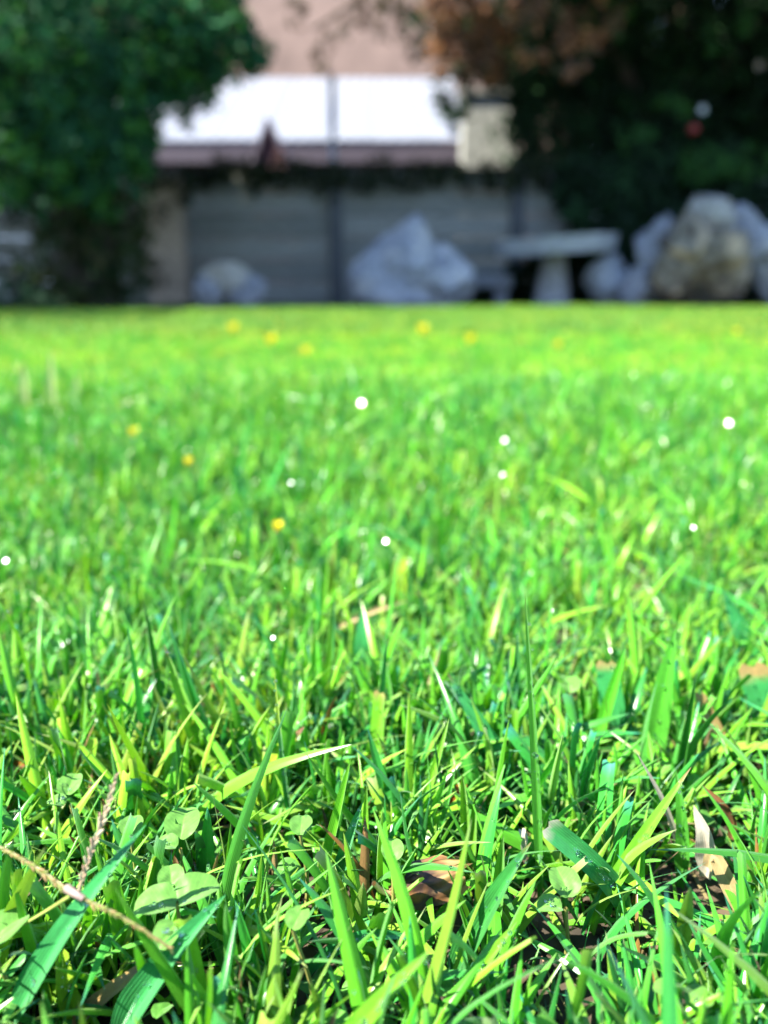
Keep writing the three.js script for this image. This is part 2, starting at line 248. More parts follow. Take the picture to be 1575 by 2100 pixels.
function limb(pts, r0, r1, seg = 14) { // tapered bent tube
  const c = new THREE.CatmullRomCurve3(pts), g = new THREE.TubeGeometry(c, seg, 1, 9), p = g.attributes.position;
  for (let i = 0; i <= seg; i++) { const o = c.getPointAt(i / seg), rad = r0 + (r1 - r0) * i / seg; for (let j = 0; j <= 9; j++) { const k = i * 10 + j, v = V().fromBufferAttribute(p, k).sub(o).multiplyScalar(rad * (1 + 0.15 * noise(i * 0.7, j, r0 * 50))).add(o); p.setXYZ(k, v.x, v.y, v.z); } }
  g.computeVertexNormals(); return g;
}
const blob = (px, py, d, rpx, sy = 1, w = 1) => { const c = at(px, py, d), k = depthOf(c) / FPX; return [c, rpx * k, rpx * k * sy, rpx * k * 0.9, w]; };
{ // dense green tree at the left
  const b = V(at(175, 600, 5.9).x, 0, -5.9), t = thing('leafy_tree', 'dense dark green tree with an overgrown trunk at the left end of the lawn', 'tree', b);
  part(t, 'trunk', limb([V(0, -0.05, 0), V(0.04, 0.7, 0), V(-0.05, 1.4, 0.05), V(0.05, 2.4, 0)], 0.26, 0.14), bark);
  for (const e of [V(-0.9, 2.6, 0.5), V(0.9, 2.3, 0.1), V(-0.3, 2.9, -0.6), V(-0.9, 2.7, 2.4)]) part(t, 'limb', limb([V(0, 1.2, 0.03), e.clone().multiplyScalar(0.55).add(V(0, 0.55, 0)), e], 0.1, 0.03), bark);  // last limb reaches out to the added, unseen shading leaves
  const G = [[0.017, 0.095, 0.034], [0.019, 0.11, 0.036], [0.013, 0.075, 0.03], [0.05, 0.18, 0.028]];
  foliage(t, 'crown', [blob(40, 60, 6.6, 200, 1, 1.2), blob(260, 60, 6.6, 200, 1, 1.2), blob(60, 260, 6.6, 160, 1, 1.2), blob(40, 60, 5.2, 160), blob(200, 30, 5.6, 170), blob(370, 40, 5.7, 130), blob(470, 90, 5.7, 70, 0.8), blob(525, 112, 5.7, 34, 0.6, 1.5), blob(120, 220, 5.4, 150), blob(225, 200, 5.6, 95), blob(350, 95, 5.7, 70), blob(295, 320, 5.7, 30, 1.4), blob(40, 310, 5.3, 110), blob(190, 310, 5.4, 110), blob(250, 300, 5.7, 60), blob(390, 172, 5.7, 26, 0.6, 0.6), blob(455, 165, 5.7, 26, 0.6, 0.5), blob(520, 140, 5.7, 24, 0.6, 0.5), blob(300, 250, 5.7, 30, 1.2, 0.9), blob(330, 170, 5.7, 26, 1.2, 1.3), blob(318, 210, 5.7, 18, 1.3, 1.3),
    [V(b.x - 0.4, 3.6, b.z - 0.4), 1.5, 0.7, 1.0, 3.6], [V(-2.8, 3.3, -7.7), 1.4, 0.6, 1.0, 3.6], [V(-4.3, 3.3, -7.4), 1.3, 0.7, 1.1, 3.6], [V(-5.9, 3.2, -7.5), 1.3, 0.7, 1.1, 3.6], [V(-5.2, 2.9, -8.1), 1.1, 0.6, 0.8, 3.0], [V(-1.0, 3.5, -7.5), 1.3, 0.5, 1.0, 3.6], [V(b.x - 2.0, 3.1, b.z - 0.3), 1.3, 0.9, 1.1, 3.6], [V(b.x + 1.1, 3.4, b.z - 0.7), 1.3, 0.5, 0.8, 3.6], [V(b.x + 2.6, 3.6, b.z - 1.0), 1.2, 0.45, 0.8, 3.6], [V(-3.9, 2.7, -3.3), 0.95, 0.6, 1.1, 0.45], [V(-4.6, 2.9, -4.7), 1.1, 0.7, 1.1, 0.6], [V(b.x - 1.4, 2.2, b.z - 1.0), 0.9, 0.9, 0.8, 1.5]], 0.085, 2.3, G, treeLeaf, 11);  // out-of-view leaf masses added to shade the lawn, wall and rocks
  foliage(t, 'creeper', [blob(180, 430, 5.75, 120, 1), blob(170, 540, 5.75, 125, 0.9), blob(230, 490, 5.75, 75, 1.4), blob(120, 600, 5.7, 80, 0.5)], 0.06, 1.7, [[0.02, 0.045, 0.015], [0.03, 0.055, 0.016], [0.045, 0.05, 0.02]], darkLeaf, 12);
  const hedge = thing('shrub', 'low dark shrub at the foot of the left tree, at the left picture edge', 'shrub', V(at(30, 600, 5.2).x, 0, -5.2));
  part(hedge, 'stem', limb([V(0, -0.02, 0), V(0.02, 0.12, 0), V(0, 0.3, 0.02)], 0.03, 0.012), bark);
  foliage(hedge, 'leaves', [blob(20, 610, 5.2, 60, 0.5), blob(80, 625, 5.2, 50, 0.4)], 0.05, 2, [[0.012, 0.05, 0.018], [0.01, 0.04, 0.016]], treeLeaf, 13);
}
{ // dark tree on the right, reaching over the wall
  const b = V(at(1330, 600, 9.4).x, 0, -9.4), t = thing('dark_tree', 'dense tree with leaves darkened for shade, overhanging the wall and rocks on the right', 'tree', b);
  part(t, 'trunk', limb([V(0, -0.05, 0), V(-0.05, 1, 0), V(0.1, 2.2, 0.1), V(0, 3.2, 0.1)], 0.28, 0.14), bark);
  for (const e of [V(-1.2, 3.2, 0.6), V(1.1, 3.3, 0.7), V(0.2, 3.6, -0.8)]) part(t, 'limb', limb([V(0, 1.6, 0.05), e.clone().multiplyScalar(0.55).add(V(0, 0.75, 0)), e], 0.12, 0.03), bark);
  const G = [[0.02, 0.045, 0.02], [0.016, 0.034, 0.018], [0.022, 0.06, 0.022]];  // leaf greens darkened to carry part of the shade
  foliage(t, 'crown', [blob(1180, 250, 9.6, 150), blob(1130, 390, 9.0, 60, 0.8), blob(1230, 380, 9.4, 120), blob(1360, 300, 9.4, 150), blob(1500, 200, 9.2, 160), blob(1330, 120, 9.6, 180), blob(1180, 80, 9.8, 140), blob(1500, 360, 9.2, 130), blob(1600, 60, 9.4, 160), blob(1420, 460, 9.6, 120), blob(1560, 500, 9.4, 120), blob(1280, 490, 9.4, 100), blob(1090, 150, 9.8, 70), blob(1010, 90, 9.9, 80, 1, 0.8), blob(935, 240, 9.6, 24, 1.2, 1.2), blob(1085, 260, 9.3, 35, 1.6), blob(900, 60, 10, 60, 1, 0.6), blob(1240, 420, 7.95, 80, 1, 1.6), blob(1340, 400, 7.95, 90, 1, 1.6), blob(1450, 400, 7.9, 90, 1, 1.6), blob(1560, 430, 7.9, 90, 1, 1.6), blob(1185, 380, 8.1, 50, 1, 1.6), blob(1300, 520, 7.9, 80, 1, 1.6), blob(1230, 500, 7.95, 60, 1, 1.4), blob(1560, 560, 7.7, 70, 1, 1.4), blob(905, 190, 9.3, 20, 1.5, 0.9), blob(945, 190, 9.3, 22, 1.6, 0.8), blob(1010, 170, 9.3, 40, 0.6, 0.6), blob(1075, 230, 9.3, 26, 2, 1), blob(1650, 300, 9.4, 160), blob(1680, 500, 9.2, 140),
    [V(0.9, 3.7, -7.8), 1.4, 0.45, 1.1, 3.6], [V(0.7, 3.5, -6.6), 1.5, 0.5, 0.8, 3.6], [V(2.8, 3.4, -6.6), 1.5, 0.5, 0.8, 3.6], [V(2.0, 3.0, -7.2), 1.0, 0.4, 0.7, 3.6], [V(3.2, 3.5, -7.5), 1.6, 0.5, 1.2, 1.5], [V(4.8, 2.6, -8.0), 1.2, 1.0, 1.4, 1.5], blob(1250, 200, 11, 200, 1, 1.2), blob(1450, 100, 11, 220, 1, 1.2), blob(1600, 200, 11, 200, 1, 1.2), blob(1150, 40, 11, 150, 1, 1.2), [V(2.2, 4.2, -8.4), 2.2, 0.6, 1.2, 1.5], [V(-0.4, 4.0, -7.6), 1.0, 0.4, 0.9, 1.5]], 0.11, 2.3, G, darkLeaf, 21);  // overhead masses out of view, added to shade wall, rocks and table
  foliage(t, 'painted_lit_leaves', [blob(1440, 345, 7.6, 50, 0.7, 1.4), blob(1500, 355, 7.6, 40, 0.6), blob(1300, 280, 7.8, 34, 0.6, 0.6), blob(1390, 215, 7.8, 40, 0.5, 0.5), blob(1545, 330, 7.7, 40, 0.7, 0.7), blob(1240, 40, 8, 60, 0.5, 0.4), blob(1500, 60, 8, 60, 0.6, 0.4)], 0.09, 1.8, [[0.045, 0.15, 0.025], [0.03, 0.11, 0.022]], treeLeaf, 22);  // brighter greens paint sunlight onto some of the leaves
  const f = thing('red_fruit', 'single red fruit hanging in the dark right tree', 'fruit', at(1422, 265, 7.5));
  part(f, 'flesh', new THREE.SphereGeometry(0.045, 20, 14).scale(1, 0.92, 1), new THREE.MeshPhysicalMaterial({ color: rgb(0.3, 0.015, 0.012), roughness: 0.4, clearcoat: 0.6 }));
  part(f, 'stalk', limb([V(0, 0.04, 0), V(0.005, 0.08, 0), V(0.02, 0.13, -0.02)], 0.005, 0.004, 6), bark);
}
{ // bronze-leaved tree hanging in from the top
  const b = V(at(1150, 600, 10.6).x, 0, -10.6), t = thing('bronze_tree', 'brown and orange leaved tree hanging down at the top centre', 'tree', b);
  part(t, 'trunk', limb([V(0, -0.05, 0), V(0.1, 1.4, 0), V(-0.1, 2.8, 0), V(0, 4.2, 0.1)], 0.17, 0.08), bark);
  for (const [px, py] of [[640, 60], [900, 60], [1180, 40]]) { const e = at(px, py, 9.4).sub(b); part(t, 'limb', limb([V(-0.05, 2.9, 0), e.clone().multiplyScalar(0.5).add(V(0, 2.3, 0)), e], 0.06, 0.015), bark); }
  const B = [[0.3, 0.17, 0.11], [0.36, 0.19, 0.1], [0.26, 0.17, 0.12], [0.1, 0.1, 0.05], [0.44, 0.21, 0.09]];
  foliage(t, 'crown', [blob(930, 40, 9.2, 62, 1, 0.8), blob(1000, 100, 9.1, 44, 1.2), blob(905, 110, 9.2, 34, 1.3, 0.7), blob(1030, 140, 9.1, 24, 0.9), blob(1110, 50, 7.8, 60, 1, 0.5), blob(1190, 110, 7.8, 46, 1, 0.45), blob(1240, 30, 7.8, 50, 1, 0.4), blob(960, 60, 8.9, 70, 1.2, 0.9), blob(990, 130, 8.8, 36, 1.2, 0.8), blob(1060, 20, 9.2, 60, 1, 0.5)], 0.085, 1.8, B, treeLeaf, 31);
  foliage(t, 'thin_twigs', [blob(610, 30, 9.6, 26, 1.4, 0.5), blob(660, 120, 9.6, 20, 1.7, 0.8), blob(720, 30, 9.6, 40, 0.9, 0.5), blob(690, 70, 9.6, 24, 1, 0.4), blob(800, 40, 9.6, 40, 1, 0.7), blob(850, 90, 9.6, 26, 1.4, 0.6), blob(800, 10, 9.6, 50, 0.8, 0.7)], 0.07, 1.5, [[0.07, 0.055, 0.03], [0.1, 0.06, 0.035], [0.04, 0.045, 0.022]], treeLeaf, 32);
}
{ // shrub added to make the deep shade behind the table and under the bench
  const t = thing('shade_shrub', 'low shrub added for the deep shade behind the stone table and bench, against the wall', 'shrub', V(at(1100, 600, 8).x, 0, -8));
  part(t, 'stem', limb([V(0, -0.02, 0), V(0.05, 0.15, 0), V(0.02, 0.35, 0)], 0.03, 0.015), bark);
  foliage(t, 'leaves', [blob(1090, 580, 7.95, 62, 0.8, 1.5), blob(1190, 575, 7.95, 60, 0.9, 1.5), blob(960, 612, 7.9, 110, 0.25, 1.5), blob(1130, 545, 8.0, 60, 0.6, 1.3)], 0.06, 2.2, [[0.018, 0.04, 0.018], [0.014, 0.03, 0.014]], darkLeaf, 14);
}
{ // creeper along the top of the wall
  const t = thing('wall_creeper', 'leafy creeper with leaves darkened for shade, hanging over the top of the grey wall', 'creeper', V(0, 0, -WALL_D)), bl = [];
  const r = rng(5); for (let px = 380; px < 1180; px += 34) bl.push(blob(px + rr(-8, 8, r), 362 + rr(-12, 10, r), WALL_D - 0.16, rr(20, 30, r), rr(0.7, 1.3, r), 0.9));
  bl.push(blob(322, 372, 7.95, 30, 0.8, 0.9), blob(378, 395, 7.95, 20, 1.8, 0.8), blob(330, 450, 7.95, 16, 1.6, 0.5), blob(318, 560, 7.95, 18, 1.8, 0.7), blob(10, 420, 7.9, 50, 0.9, 0.6), blob(30, 560, 7.9, 40, 0.8, 0.8), blob(-5, 500, 7.9, 30, 1, 0.5));  // clumps at the far left added to dim the bright wall
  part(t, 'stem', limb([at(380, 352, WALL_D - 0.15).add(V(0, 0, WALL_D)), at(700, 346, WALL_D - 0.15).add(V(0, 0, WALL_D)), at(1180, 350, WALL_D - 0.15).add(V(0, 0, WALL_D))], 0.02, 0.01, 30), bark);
  foliage(t, 'leaves', bl, 0.07, 1.5, [[0.03, 0.045, 0.022], [0.024, 0.036, 0.02], [0.04, 0.05, 0.022]], darkLeaf, 41);  // leaf tones kept darker than natural, for the shade on them
}

// [label, x and y of the foot, of the tip, lean away from the camera in metres, height of the foot, width in pixels, colour, options]
const SINGLE = [
  ['lime green folded grass blade with a brown withered tip, tallest left of centre', 440, 1625, 336, 1318, 0.004, 0.004, 34, 'lime', { tip: 'straw', fold: 0.7 }],
  ['broad yellow-green blade with a brown tip leaning right, left of centre', 492, 1665, 626, 1488, 0.004, 0.006, 56, 'yellow', { tip: 'brown', fold: 0.15, tipAt: 0.88 }],
  ['hair-thin dark stalk with a yellowish curled tip, standing before the broad yellow-green blade', 600, 1720, 562, 1368, -0.004, 0.003, 13, 'dark', { tip: 'yellow', tipAt: 0.75, sag: 0.003 }],
  ['very tall narrow grass stem right of centre, rising above all its neighbours', 1108, 1830, 1076, 1202, -0.012, 0.002, 20, 'mid', { sag: -0.002, tip: 'lime' }],
  ['broad dark green blade with a tan needle tip leaning right, beside the curled brown leaf', 938, 1985, 1090, 1726, 0.002, 0.006, 50, 'dark', { tip: 'straw', fold: 0.45, tipAt: 0.97 }],
  ['broad pale-edged pointed blade standing at the right third', 1328, 1580, 1386, 1288, 0.002, 0.005, 52, 'mid', { fold: 0.35 }],
  ['wide blunt blue-green blade with a mown-off top at the right', 1258, 1545, 1246, 1358, 0.004, 0.004, 50, 'teal', { cut: 0.85, fold: 0.15, tip: 'straw', tipAt: 0.97 }],
  ['long blue-green blade with an orange tip sloping up to the left, right of centre', 1070, 1660, 916, 1378, 0.01, 0.004, 44, 'teal', { tip: 'brown', fold: 0.2, tipAt: 0.95 }],
  ['straight white dead straw leaning left among green blades at the right', 1392, 1745, 1304, 1540, 0.0, 0.006, 12, 'white', { dry: 1, fold: 0.5 }],
  ['cut-off blue-green blade sloping up to the left behind the tall narrow stem', 1275, 1850, 1122, 1692, 0.0, 0.008, 42, 'teal', { cut: 0.95, fold: 0.3, tip: 'white', tipAt: 0.97 }],
  ['long slim lime blade slanting up to the right at the right', 1225, 1870, 1418, 1572, 0.006, 0.006, 30, 'lime', { fold: 0.3, tip: 'straw', tipAt: 0.92 }],
  ['long broad blue-green blade arching from the bottom left corner up to the right', 20, 2110, 302, 1688, 0.012, 0.01, 54, 'teal', { fold: 0.3, sag: 0.003 }],
  ['broad folded blue-green blade from the bottom edge pointing up right, under the clover', 256, 2105, 464, 1834, 0.006, 0.01, 62, 'teal', { fold: 0.5, sag: 0.002 }],
  ['stout fresh yellow-lime blade low in the bottom left', 162, 2090, 128, 1950, 0.002, 0.006, 46, 'yellow', { fold: 0.2, cut: 0.6 }],
  ['short pointed blue-green blade left of the curled brown leaf', 690, 1840, 746, 1640, 0.002, 0.005, 34, 'teal', { fold: 0.5 }],
  ['lime blade pointing up right just right of the curled brown leaf', 950, 2040, 1062, 1888, 0.002, 0.008, 30, 'lime', { fold: 0.3 }],
  ['blurred lime blade nearest the lens at the bottom centre', 700, 2150, 884, 1946, 0.002, 0.02, 44, 'lime', { fold: 0.2 }],
  ['blue-green blade arched over flat below the curled brown leaf', 640, 1985, 880, 1925, 0.0, 0.008, 26, 'teal', { fold: 0.3, arch: 0.006 }],
  ['upright green blade left of the dry straw leaf', 1398, 1790, 1386, 1576, 0.002, 0.004, 28, 'mid', { fold: 0.4 }],
  ['wide soft blue-green blade in the middle distance at the centre', 744, 1420, 746, 1238, 0.006, 0.004, 44, 'teal', { fold: 0.15 }],
  ['thin dark slanting blade in the middle distance right of centre', 945, 1345, 988, 1196, 0.004, 0.006, 20, 'dark', { fold: 0.3 }],
  ['broad blue-green blade leaning left near the right picture edge', 1556, 1405, 1480, 1206, 0.006, 0.004, 44, 'teal', { fold: 0.3 }],
  ['wide mown blade with a frayed straw top at the right picture edge', 1572, 1545, 1544, 1362, 0.004, 0.004, 64, 'teal', { cut: 0.8, tip: 'straw', tipAt: 0.88, fold: 0.15 }],
  ['half-withered blade with a ragged yellow-brown top at the right', 1482, 1585, 1436, 1420, 0.004, 0.004, 44, 'lime', { cut: 0.45, tip: 'straw', tipAt: 0.5, fold: 0.3 }],
  ['thin tan dead stem lying across the grass in the middle distance', 690, 1290, 836, 1232, 0.004, 0.018, 13, 'cream', { dry: 1, fold: 0.5 }],
  ['small glowing lime blade in the middle distance at the centre', 816, 1228, 832, 1136, 0.004, 0.01, 30, 'yellow', { fold: 0.2 }],
  ['long cream and brown dead blade lying at the right picture edge', 1462, 1752, 1556, 1935, -0.006, 0.02, 30, 'cream', { dry: 1, fold: 0.35, cut: 0.8, tip: 'orange', tipAt: 0.88 }],
  ['short pale cream dead sheath standing above the long dead blade at the right', 1450, 1765, 1422, 1650, 0.002, 0.012, 42, 'white', { dry: 1, fold: 0.3 }],
  ['brown withered blade crossing above the cream sheath near the right edge', 1500, 1690, 1440, 1610, 0.004, 0.014, 20, 'brown', { dry: 1, fold: 0.3 }],
  ['tiny white cut stem end sticking up right of centre', 1076, 1735, 1070, 1700, 0.0, 0.014, 13, 'white', { dry: 1, cut: 1, fold: 0.2 }],
  ['orange dead blade low among the grass at the left', 30, 1600, 110, 1530, 0.002, 0.008, 46, 'orange', { dry: 1, fold: 0.2 }],
  ['rolled orange-brown dead leaf scrap right of centre above the curled leaf', 925, 1660, 955, 1605, 0.002, 0.008, 26, 'orange', { dry: 1, fold: 0.5, cut: 0.7 }],
  ['yellowing cut blade base lying at the bottom left', 175, 2085, 300, 1985, 0.002, 0.006, 30, 'straw', { dry: 1, fold: 0.4, cut: 0.8 }],
  ['narrow upright lime blade at the centre left of the tall narrow stem', 770, 1620, 782, 1420, 0.002, 0.004, 34, 'lime', { fold: 0.25, cut: 0.8, tip: 'straw', tipAt: 0.97 }],
];
const CLOVER = [
  ['three-leaved clover with big pale rounded leaflets at the lower left, under the seed stalk', 362, 1850, 0.024, [[352, 1812, 30, 0.3, 0.75], [402, 1838, 46, -1.1, 0.5], [322, 1858, 46, 1.7, 0.35], [345, 1915, 34, 2.8, 0.2]]],
  ['round clover leaf cut by the left picture edge', -20, 1940, 0.022, [[12, 1915, 46, -0.6, 0.6]]],
  ['bright round two-lobed weed leaf right of the dark broad blade', 1160, 1862, 0.016, [[1156, 1822, 36, 0.2, 0.7], [1130, 1862, 28, 1.6, 0.4]]],
  ['pair of round clover leaves near the bottom edge at the right', 1402, 2062, 0.018, [[1374, 2044, 32, 1.2, 0.6], [1432, 2058, 32, -1.0, 0.6]]],
  ['small oval clover leaf right of the folded blade at the lower left', 600, 1905, 0.022, [[618, 1878, 27, -0.5, 0.7]]],
  ['round lime leaf half hidden behind blades above the curled brown leaf', 805, 1765, 0.02, [[806, 1738, 26, 0, 0.75]]],
  ['large soft round clover leaf between blades left of centre', 370, 1740, 0.022, [[376, 1703, 40, 0, 0.7], [342, 1735, 26, 1.4, 0.4]]],
  ['small round leaf left of the cream seed spike', 145, 1650, 0.022, [[146, 1618, 28, 0, 0.7], [118, 1648, 20, 1.4, 0.5]]],
  ['round leaf just right of the cream seed spike', 268, 1715, 0.022, [[268, 1688, 26, 0.1, 0.7]]],
  ['round shaded leaf at the centre left of the pointed blue-green blade', 616, 1712, 0.022, [[616, 1684, 26, 0, 0.6]]],
  ['soft round leaf in the middle distance left of the tall narrow stem', 762, 1400, 0.022, [[1170, 1390, 26, 0, 0.7]]],
];
// room that the single blades, weeds and the dead leaf take up in the sward
const CLEAR = [];
for (const [, x0, y0, , , , h] of SINGLE) { const p = low(x0, y0, h); for (let k = 0; k < 6; k++) CLEAR.push([p.x * (1 + k * 0.008 / p.z), p.z + k * 0.008, 0.0055]); }
for (const [, , , h, leaves] of CLOVER) for (const [px, py, r] of leaves) { const p = low(px, py, h + 0.005), k = depthOf(p) / FPX * r; CLEAR.push([p.x, p.z, k * 1.3], [p.x * 0.94, p.z + 0.01, k * 1.1], [p.x * 0.92, p.z + 0.018, k * 1.1], [p.x * 0.9, p.z + 0.027, k]); }
for (const [px, py] of [[820, 1880], [880, 1870], [930, 1870], [1500, 1850], [1440, 1730]]) { const p = low(px, py, 0.01); CLEAR.push([p.x, p.z, 0.008], [p.x * 0.94, p.z + 0.012, 0.008]); }
const clear = (x, z) => CLEAR.some(([a, b, r]) => (x - a) ** 2 + (z - b) ** 2 < r * r);

// ---------------------------------------------------------------- lawn grass
function bladeGeo({ seg = 8, w = 0.11, bend = 0.3, fold = 0.25, cut = 0, wide = 0.35, twist = 0, cols = 4, dryTip = 0.06 }) {
  const p = [], uv = [], col = [], ix = [], q = V();
  for (let i = 0; i <= seg; i++) {
    const v = i / seg, a = bend * v * v, y = v * (1 - 0.25 * bend * bend * v), z = a;
    const taper = cut ? (0.6 + 0.4 * smooth(0, wide, v)) * (1 - (1 - cut) * smooth(0.3, 1, v)) : (0.55 + 0.45 * smooth(0, wide, v)) * Math.pow(Math.max(0, 1 - Math.pow(v, 2.6)), 0.8), th = twist * v;
    for (let j = 0; j <= cols; j++) {
      const u = j / cols, s = (u - 0.5) * w * taper; q.set(s * Math.cos(th), 0, s * Math.sin(th) + Math.abs(s) * fold * 2);
      let yy = y; if (cut && i === seg) yy += (((j * 7 + seg) % 3) - 1) * 0.012;
      p.push(q.x, yy, z + q.z); uv.push(u, v * 1.6);
      const tip = dryTip ? smooth(1 - dryTip, 1, v) : 0, bs = smooth(0.22, 0, v);
      col.push((1 + bs * 0.7) * (1 - tip) + 1.5 * tip, (1 + bs * 0.12) * (1 - tip) + 0.95 * tip, (1 + bs * 0.8) * (1 - tip) + 7 * tip);
    }
  }
  const c1 = cols + 1; for (let i = 0; i < seg; i++) for (let j = 0; j < cols; j++) { const a = i * c1 + j; ix.push(a, a + 1, a + c1, a + 1, a + c1 + 1, a + c1); }
  const g = new THREE.BufferGeometry(); g.setAttribute('position', new THREE.Float32BufferAttribute(p, 3)); g.setAttribute('uv', new THREE.Float32BufferAttribute(uv, 2)); g.setAttribute('color', new THREE.Float32BufferAttribute(col, 3)); g.setIndex(ix); g.computeVertexNormals(); return g;
}
const KINDS = [
  { w: 0.11, bend: 0.15, fold: 0.3 }, { w: 0.1, bend: 0.4, fold: 0.2, twist: 0.5 }, { w: 0.13, bend: 0.7, fold: 0.15, twist: -0.6 }, { w: 0.09, bend: 0.05, fold: 0.5 },
  { w: 0.14, bend: 0.1, fold: 0.25, cut: 0.72, dryTip: 0.09 }, { w: 0.15, bend: 0.25, fold: 0.2, cut: 0.85, twist: 0.3, dryTip: 0.05 }, { w: 0.05, bend: 0.5, fold: 0.2 }, { w: 0.12, bend: 0.95, fold: 0.2, twist: 0.9 },
];
const KINDSD = KINDS.map((k) => bladeGeo({ ...k, dryTip: 0 })); KINDS.forEach((k, i) => { KINDS[i] = bladeGeo(k); });
const GREEN = [[0.085, 0.42, 0.006], [0.115, 0.46, 0.006], [0.034, 0.36, 0.03], [0.02, 0.24, 0.022], [0.17, 0.5, 0.006], [0.2, 0.52, 0.007], [0.075, 0.41, 0.008], [0.035, 0.25, 0.01], [0.2, 0.4, 0.02]];
const DRYC = [[0.28, 0.19, 0.06], [0.17, 0.1, 0.03], [0.32, 0.25, 0.1], [0.1, 0.055, 0.025], [0.26, 0.13, 0.02]];
function tone(list, x, z, r) { const c = list[Math.floor(r() * list.length)], f = rr(0.8, 1.2, r), y = noise(x * 9, z * 9, 2) * 0.5 + noise(x * 2.2, z * 2.2, 4) * 0.5; return rgb(c[0] * f * (1 + 1.2 * Math.min(0.38, Math.max(-0.2, y))), c[1] * f * (1 + 0.25 * y), c[2] * f * (1 - 0.3 * y)); }

const dewSpots = [];
const grass = new THREE.Group(); grass.name = 'lawn_grass'; grass.userData = { label: 'bright green sunlit mown lawn grass covering the ground', category: 'grass', kind: 'stuff' }; scene.add(grass);
function instanced(parent, name, geo, mat, list) {
  const m = shade(new THREE.InstancedMesh(geo, mat, list.length)); list.forEach(([a, c], i) => { m.setMatrixAt(i, a); m.setColorAt(i, c); });
  m.name = name; m.userData.kind = 'stuff'; parent.add(m); return m;
}
const NEARX = 0.62, NEAR0 = 0.02, NEAR1 = -1.3;
{ // blades one by one near the camera
  const lists = KINDS.map(() => []), dry = KINDS.map(() => []), r = rng(99), q = new THREE.Quaternion(), q2 = new THREE.Quaternion(), e = new THREE.Euler();
  const n = Math.round(NEARX * 2 * (NEAR0 - NEAR1) * 1e4 * 3.6), n2 = 2600;
  for (let i = 0; i < n + n2; i++) {
    const x = i < n ? rr(-NEARX, NEARX, r) : rr(-0.17, 0.17, r), z = i < n ? rr(NEAR1, NEAR0, r) : rr(-0.27, -0.07, r), d = -z, clump = noise(x * 22, z * 22, 7); if (clump < -0.33 && r() < 0.6) continue; if (d > 0.26 && noise(x * 48, z * 48, 3) + 0.6 * clump < -0.1 && r() < 0.62) continue; if (clear(x, z) && r() < 0.88) continue;
    if (Math.abs(x) > 0.12 + 0.62 * Math.max(0.1, d) && r() < 0.4) continue;
    if (r() < smooth(0.75, 1.3, d)) continue;
    const az0 = rr(0, 6.283, r), k = 3 + Math.floor(r() * 3), big = r() < (d < 0.24 ? 0.3 : 0.1) ? rr(1.05, 1.4, r) : rr(0.55, 0.95, r), g0 = gy(x, z);
    for (let b = 0; b < k; b++) {
      const lean = Math.min(1.35, rr(0.03, 0.52, r) + (r() < 0.14 ? 0.6 : 0)), az = az0 + b * 2.4 + rr(-0.5, 0.5, r), mow = (d < 0.24 ? 0.029 : 0.026) + 0.006 * noise(x * 5, z * 5, 1);
      let L = rr(0.016, 0.038, r) * big, kind = [0, 1, 2, 3, 0, 6, 7, 1][Math.floor(r() * 8)];
      if (L * Math.cos(lean) > mow) { if (r() < 0.8) { L = mow / Math.cos(lean) * rr(0.85, 1.02, r); kind = r() < 0.24 ? 4 + Math.floor(r() * 2) : kind; } else L = Math.min(L * 1.1, 0.055); }
      const wf = rr(0.65, 1.25, r) * 0.0245 / Math.max(L, 0.016) * (big > 1 ? (kind === 4 || kind === 5 ? 1 : 1.3) : d < 0.24 ? 0.72 : 0.6);
      q.setFromEuler(e.set(lean, az, 0, 'YXZ')); q2.setFromEuler(e.set(0, rr(-0.7, 0.7, r) + (r() < 0.25 ? 3.14 : 0), 0)); q.multiply(q2);
      const p = V(x + rr(-0.002, 0.002, r), g0 + rr(-0.002, 0.009, r), z + rr(-0.002, 0.002, r)), m = new THREE.Matrix4().compose(p, q, V(L * wf, L, L));
      const isDry = r() < 0.06 && kind !== 5 && kind !== 4; if (isDry) m.scale(V(0.7, 0.75, 0.75)); (isDry ? dry : lists)[kind].push([m, isDry ? tone(DRYC, x, z, r) : tone(GREEN, x, z, r)]);
      if (!isDry && kind !== 6 && r() < (d < 0.35 ? 0.35 : 0.1) && Math.abs(x) < 0.1 + 0.55 * d && d > 0.07) { const t = rr(0.3, 0.97, r), gp = KINDS[kind].attributes.position, row = Math.round(t * 8), col = Math.floor(r() * 5); dewSpots.push(V().fromBufferAttribute(gp, row * 5 + col).applyMatrix4(m)); }
    }
  }
  KINDS.forEach((g, i) => { instanced(grass, 'blades', g, M.blade, lists[i]); if (dry[i].length) instanced(grass, 'dry_blades', KINDSD[i], M.dry, dry[i]); });
  // short undergrowth between the shoots
  const un = [[], []];
  for (let i = 0; i < 26000; i++) {
    const x = rr(-NEARX, NEARX, r), z = rr(NEAR1, NEAR0, r), L = rr(0.007, 0.018, r); if (z < -0.34 && r() < 0.6) continue; q.setFromEuler(e.set(rr(0.1, 1.1, r), rr(0, 6.3, r), 0, 'YXZ')); q2.setFromEuler(e.set(0, rr(-1, 1, r), 0)); q.multiply(q2);
    un[i % 2].push([new THREE.Matrix4().compose(V(x, gy(x, z), z), q, V(L * rr(0.8, 1.6, r), L, L)), tone(GREEN, x, z, r)]);
  }
  instanced(grass, 'undergrowth', KINDS[0], M.blade, un[0]); instanced(grass, 'undergrowth', KINDS[1], M.blade, un[1]);
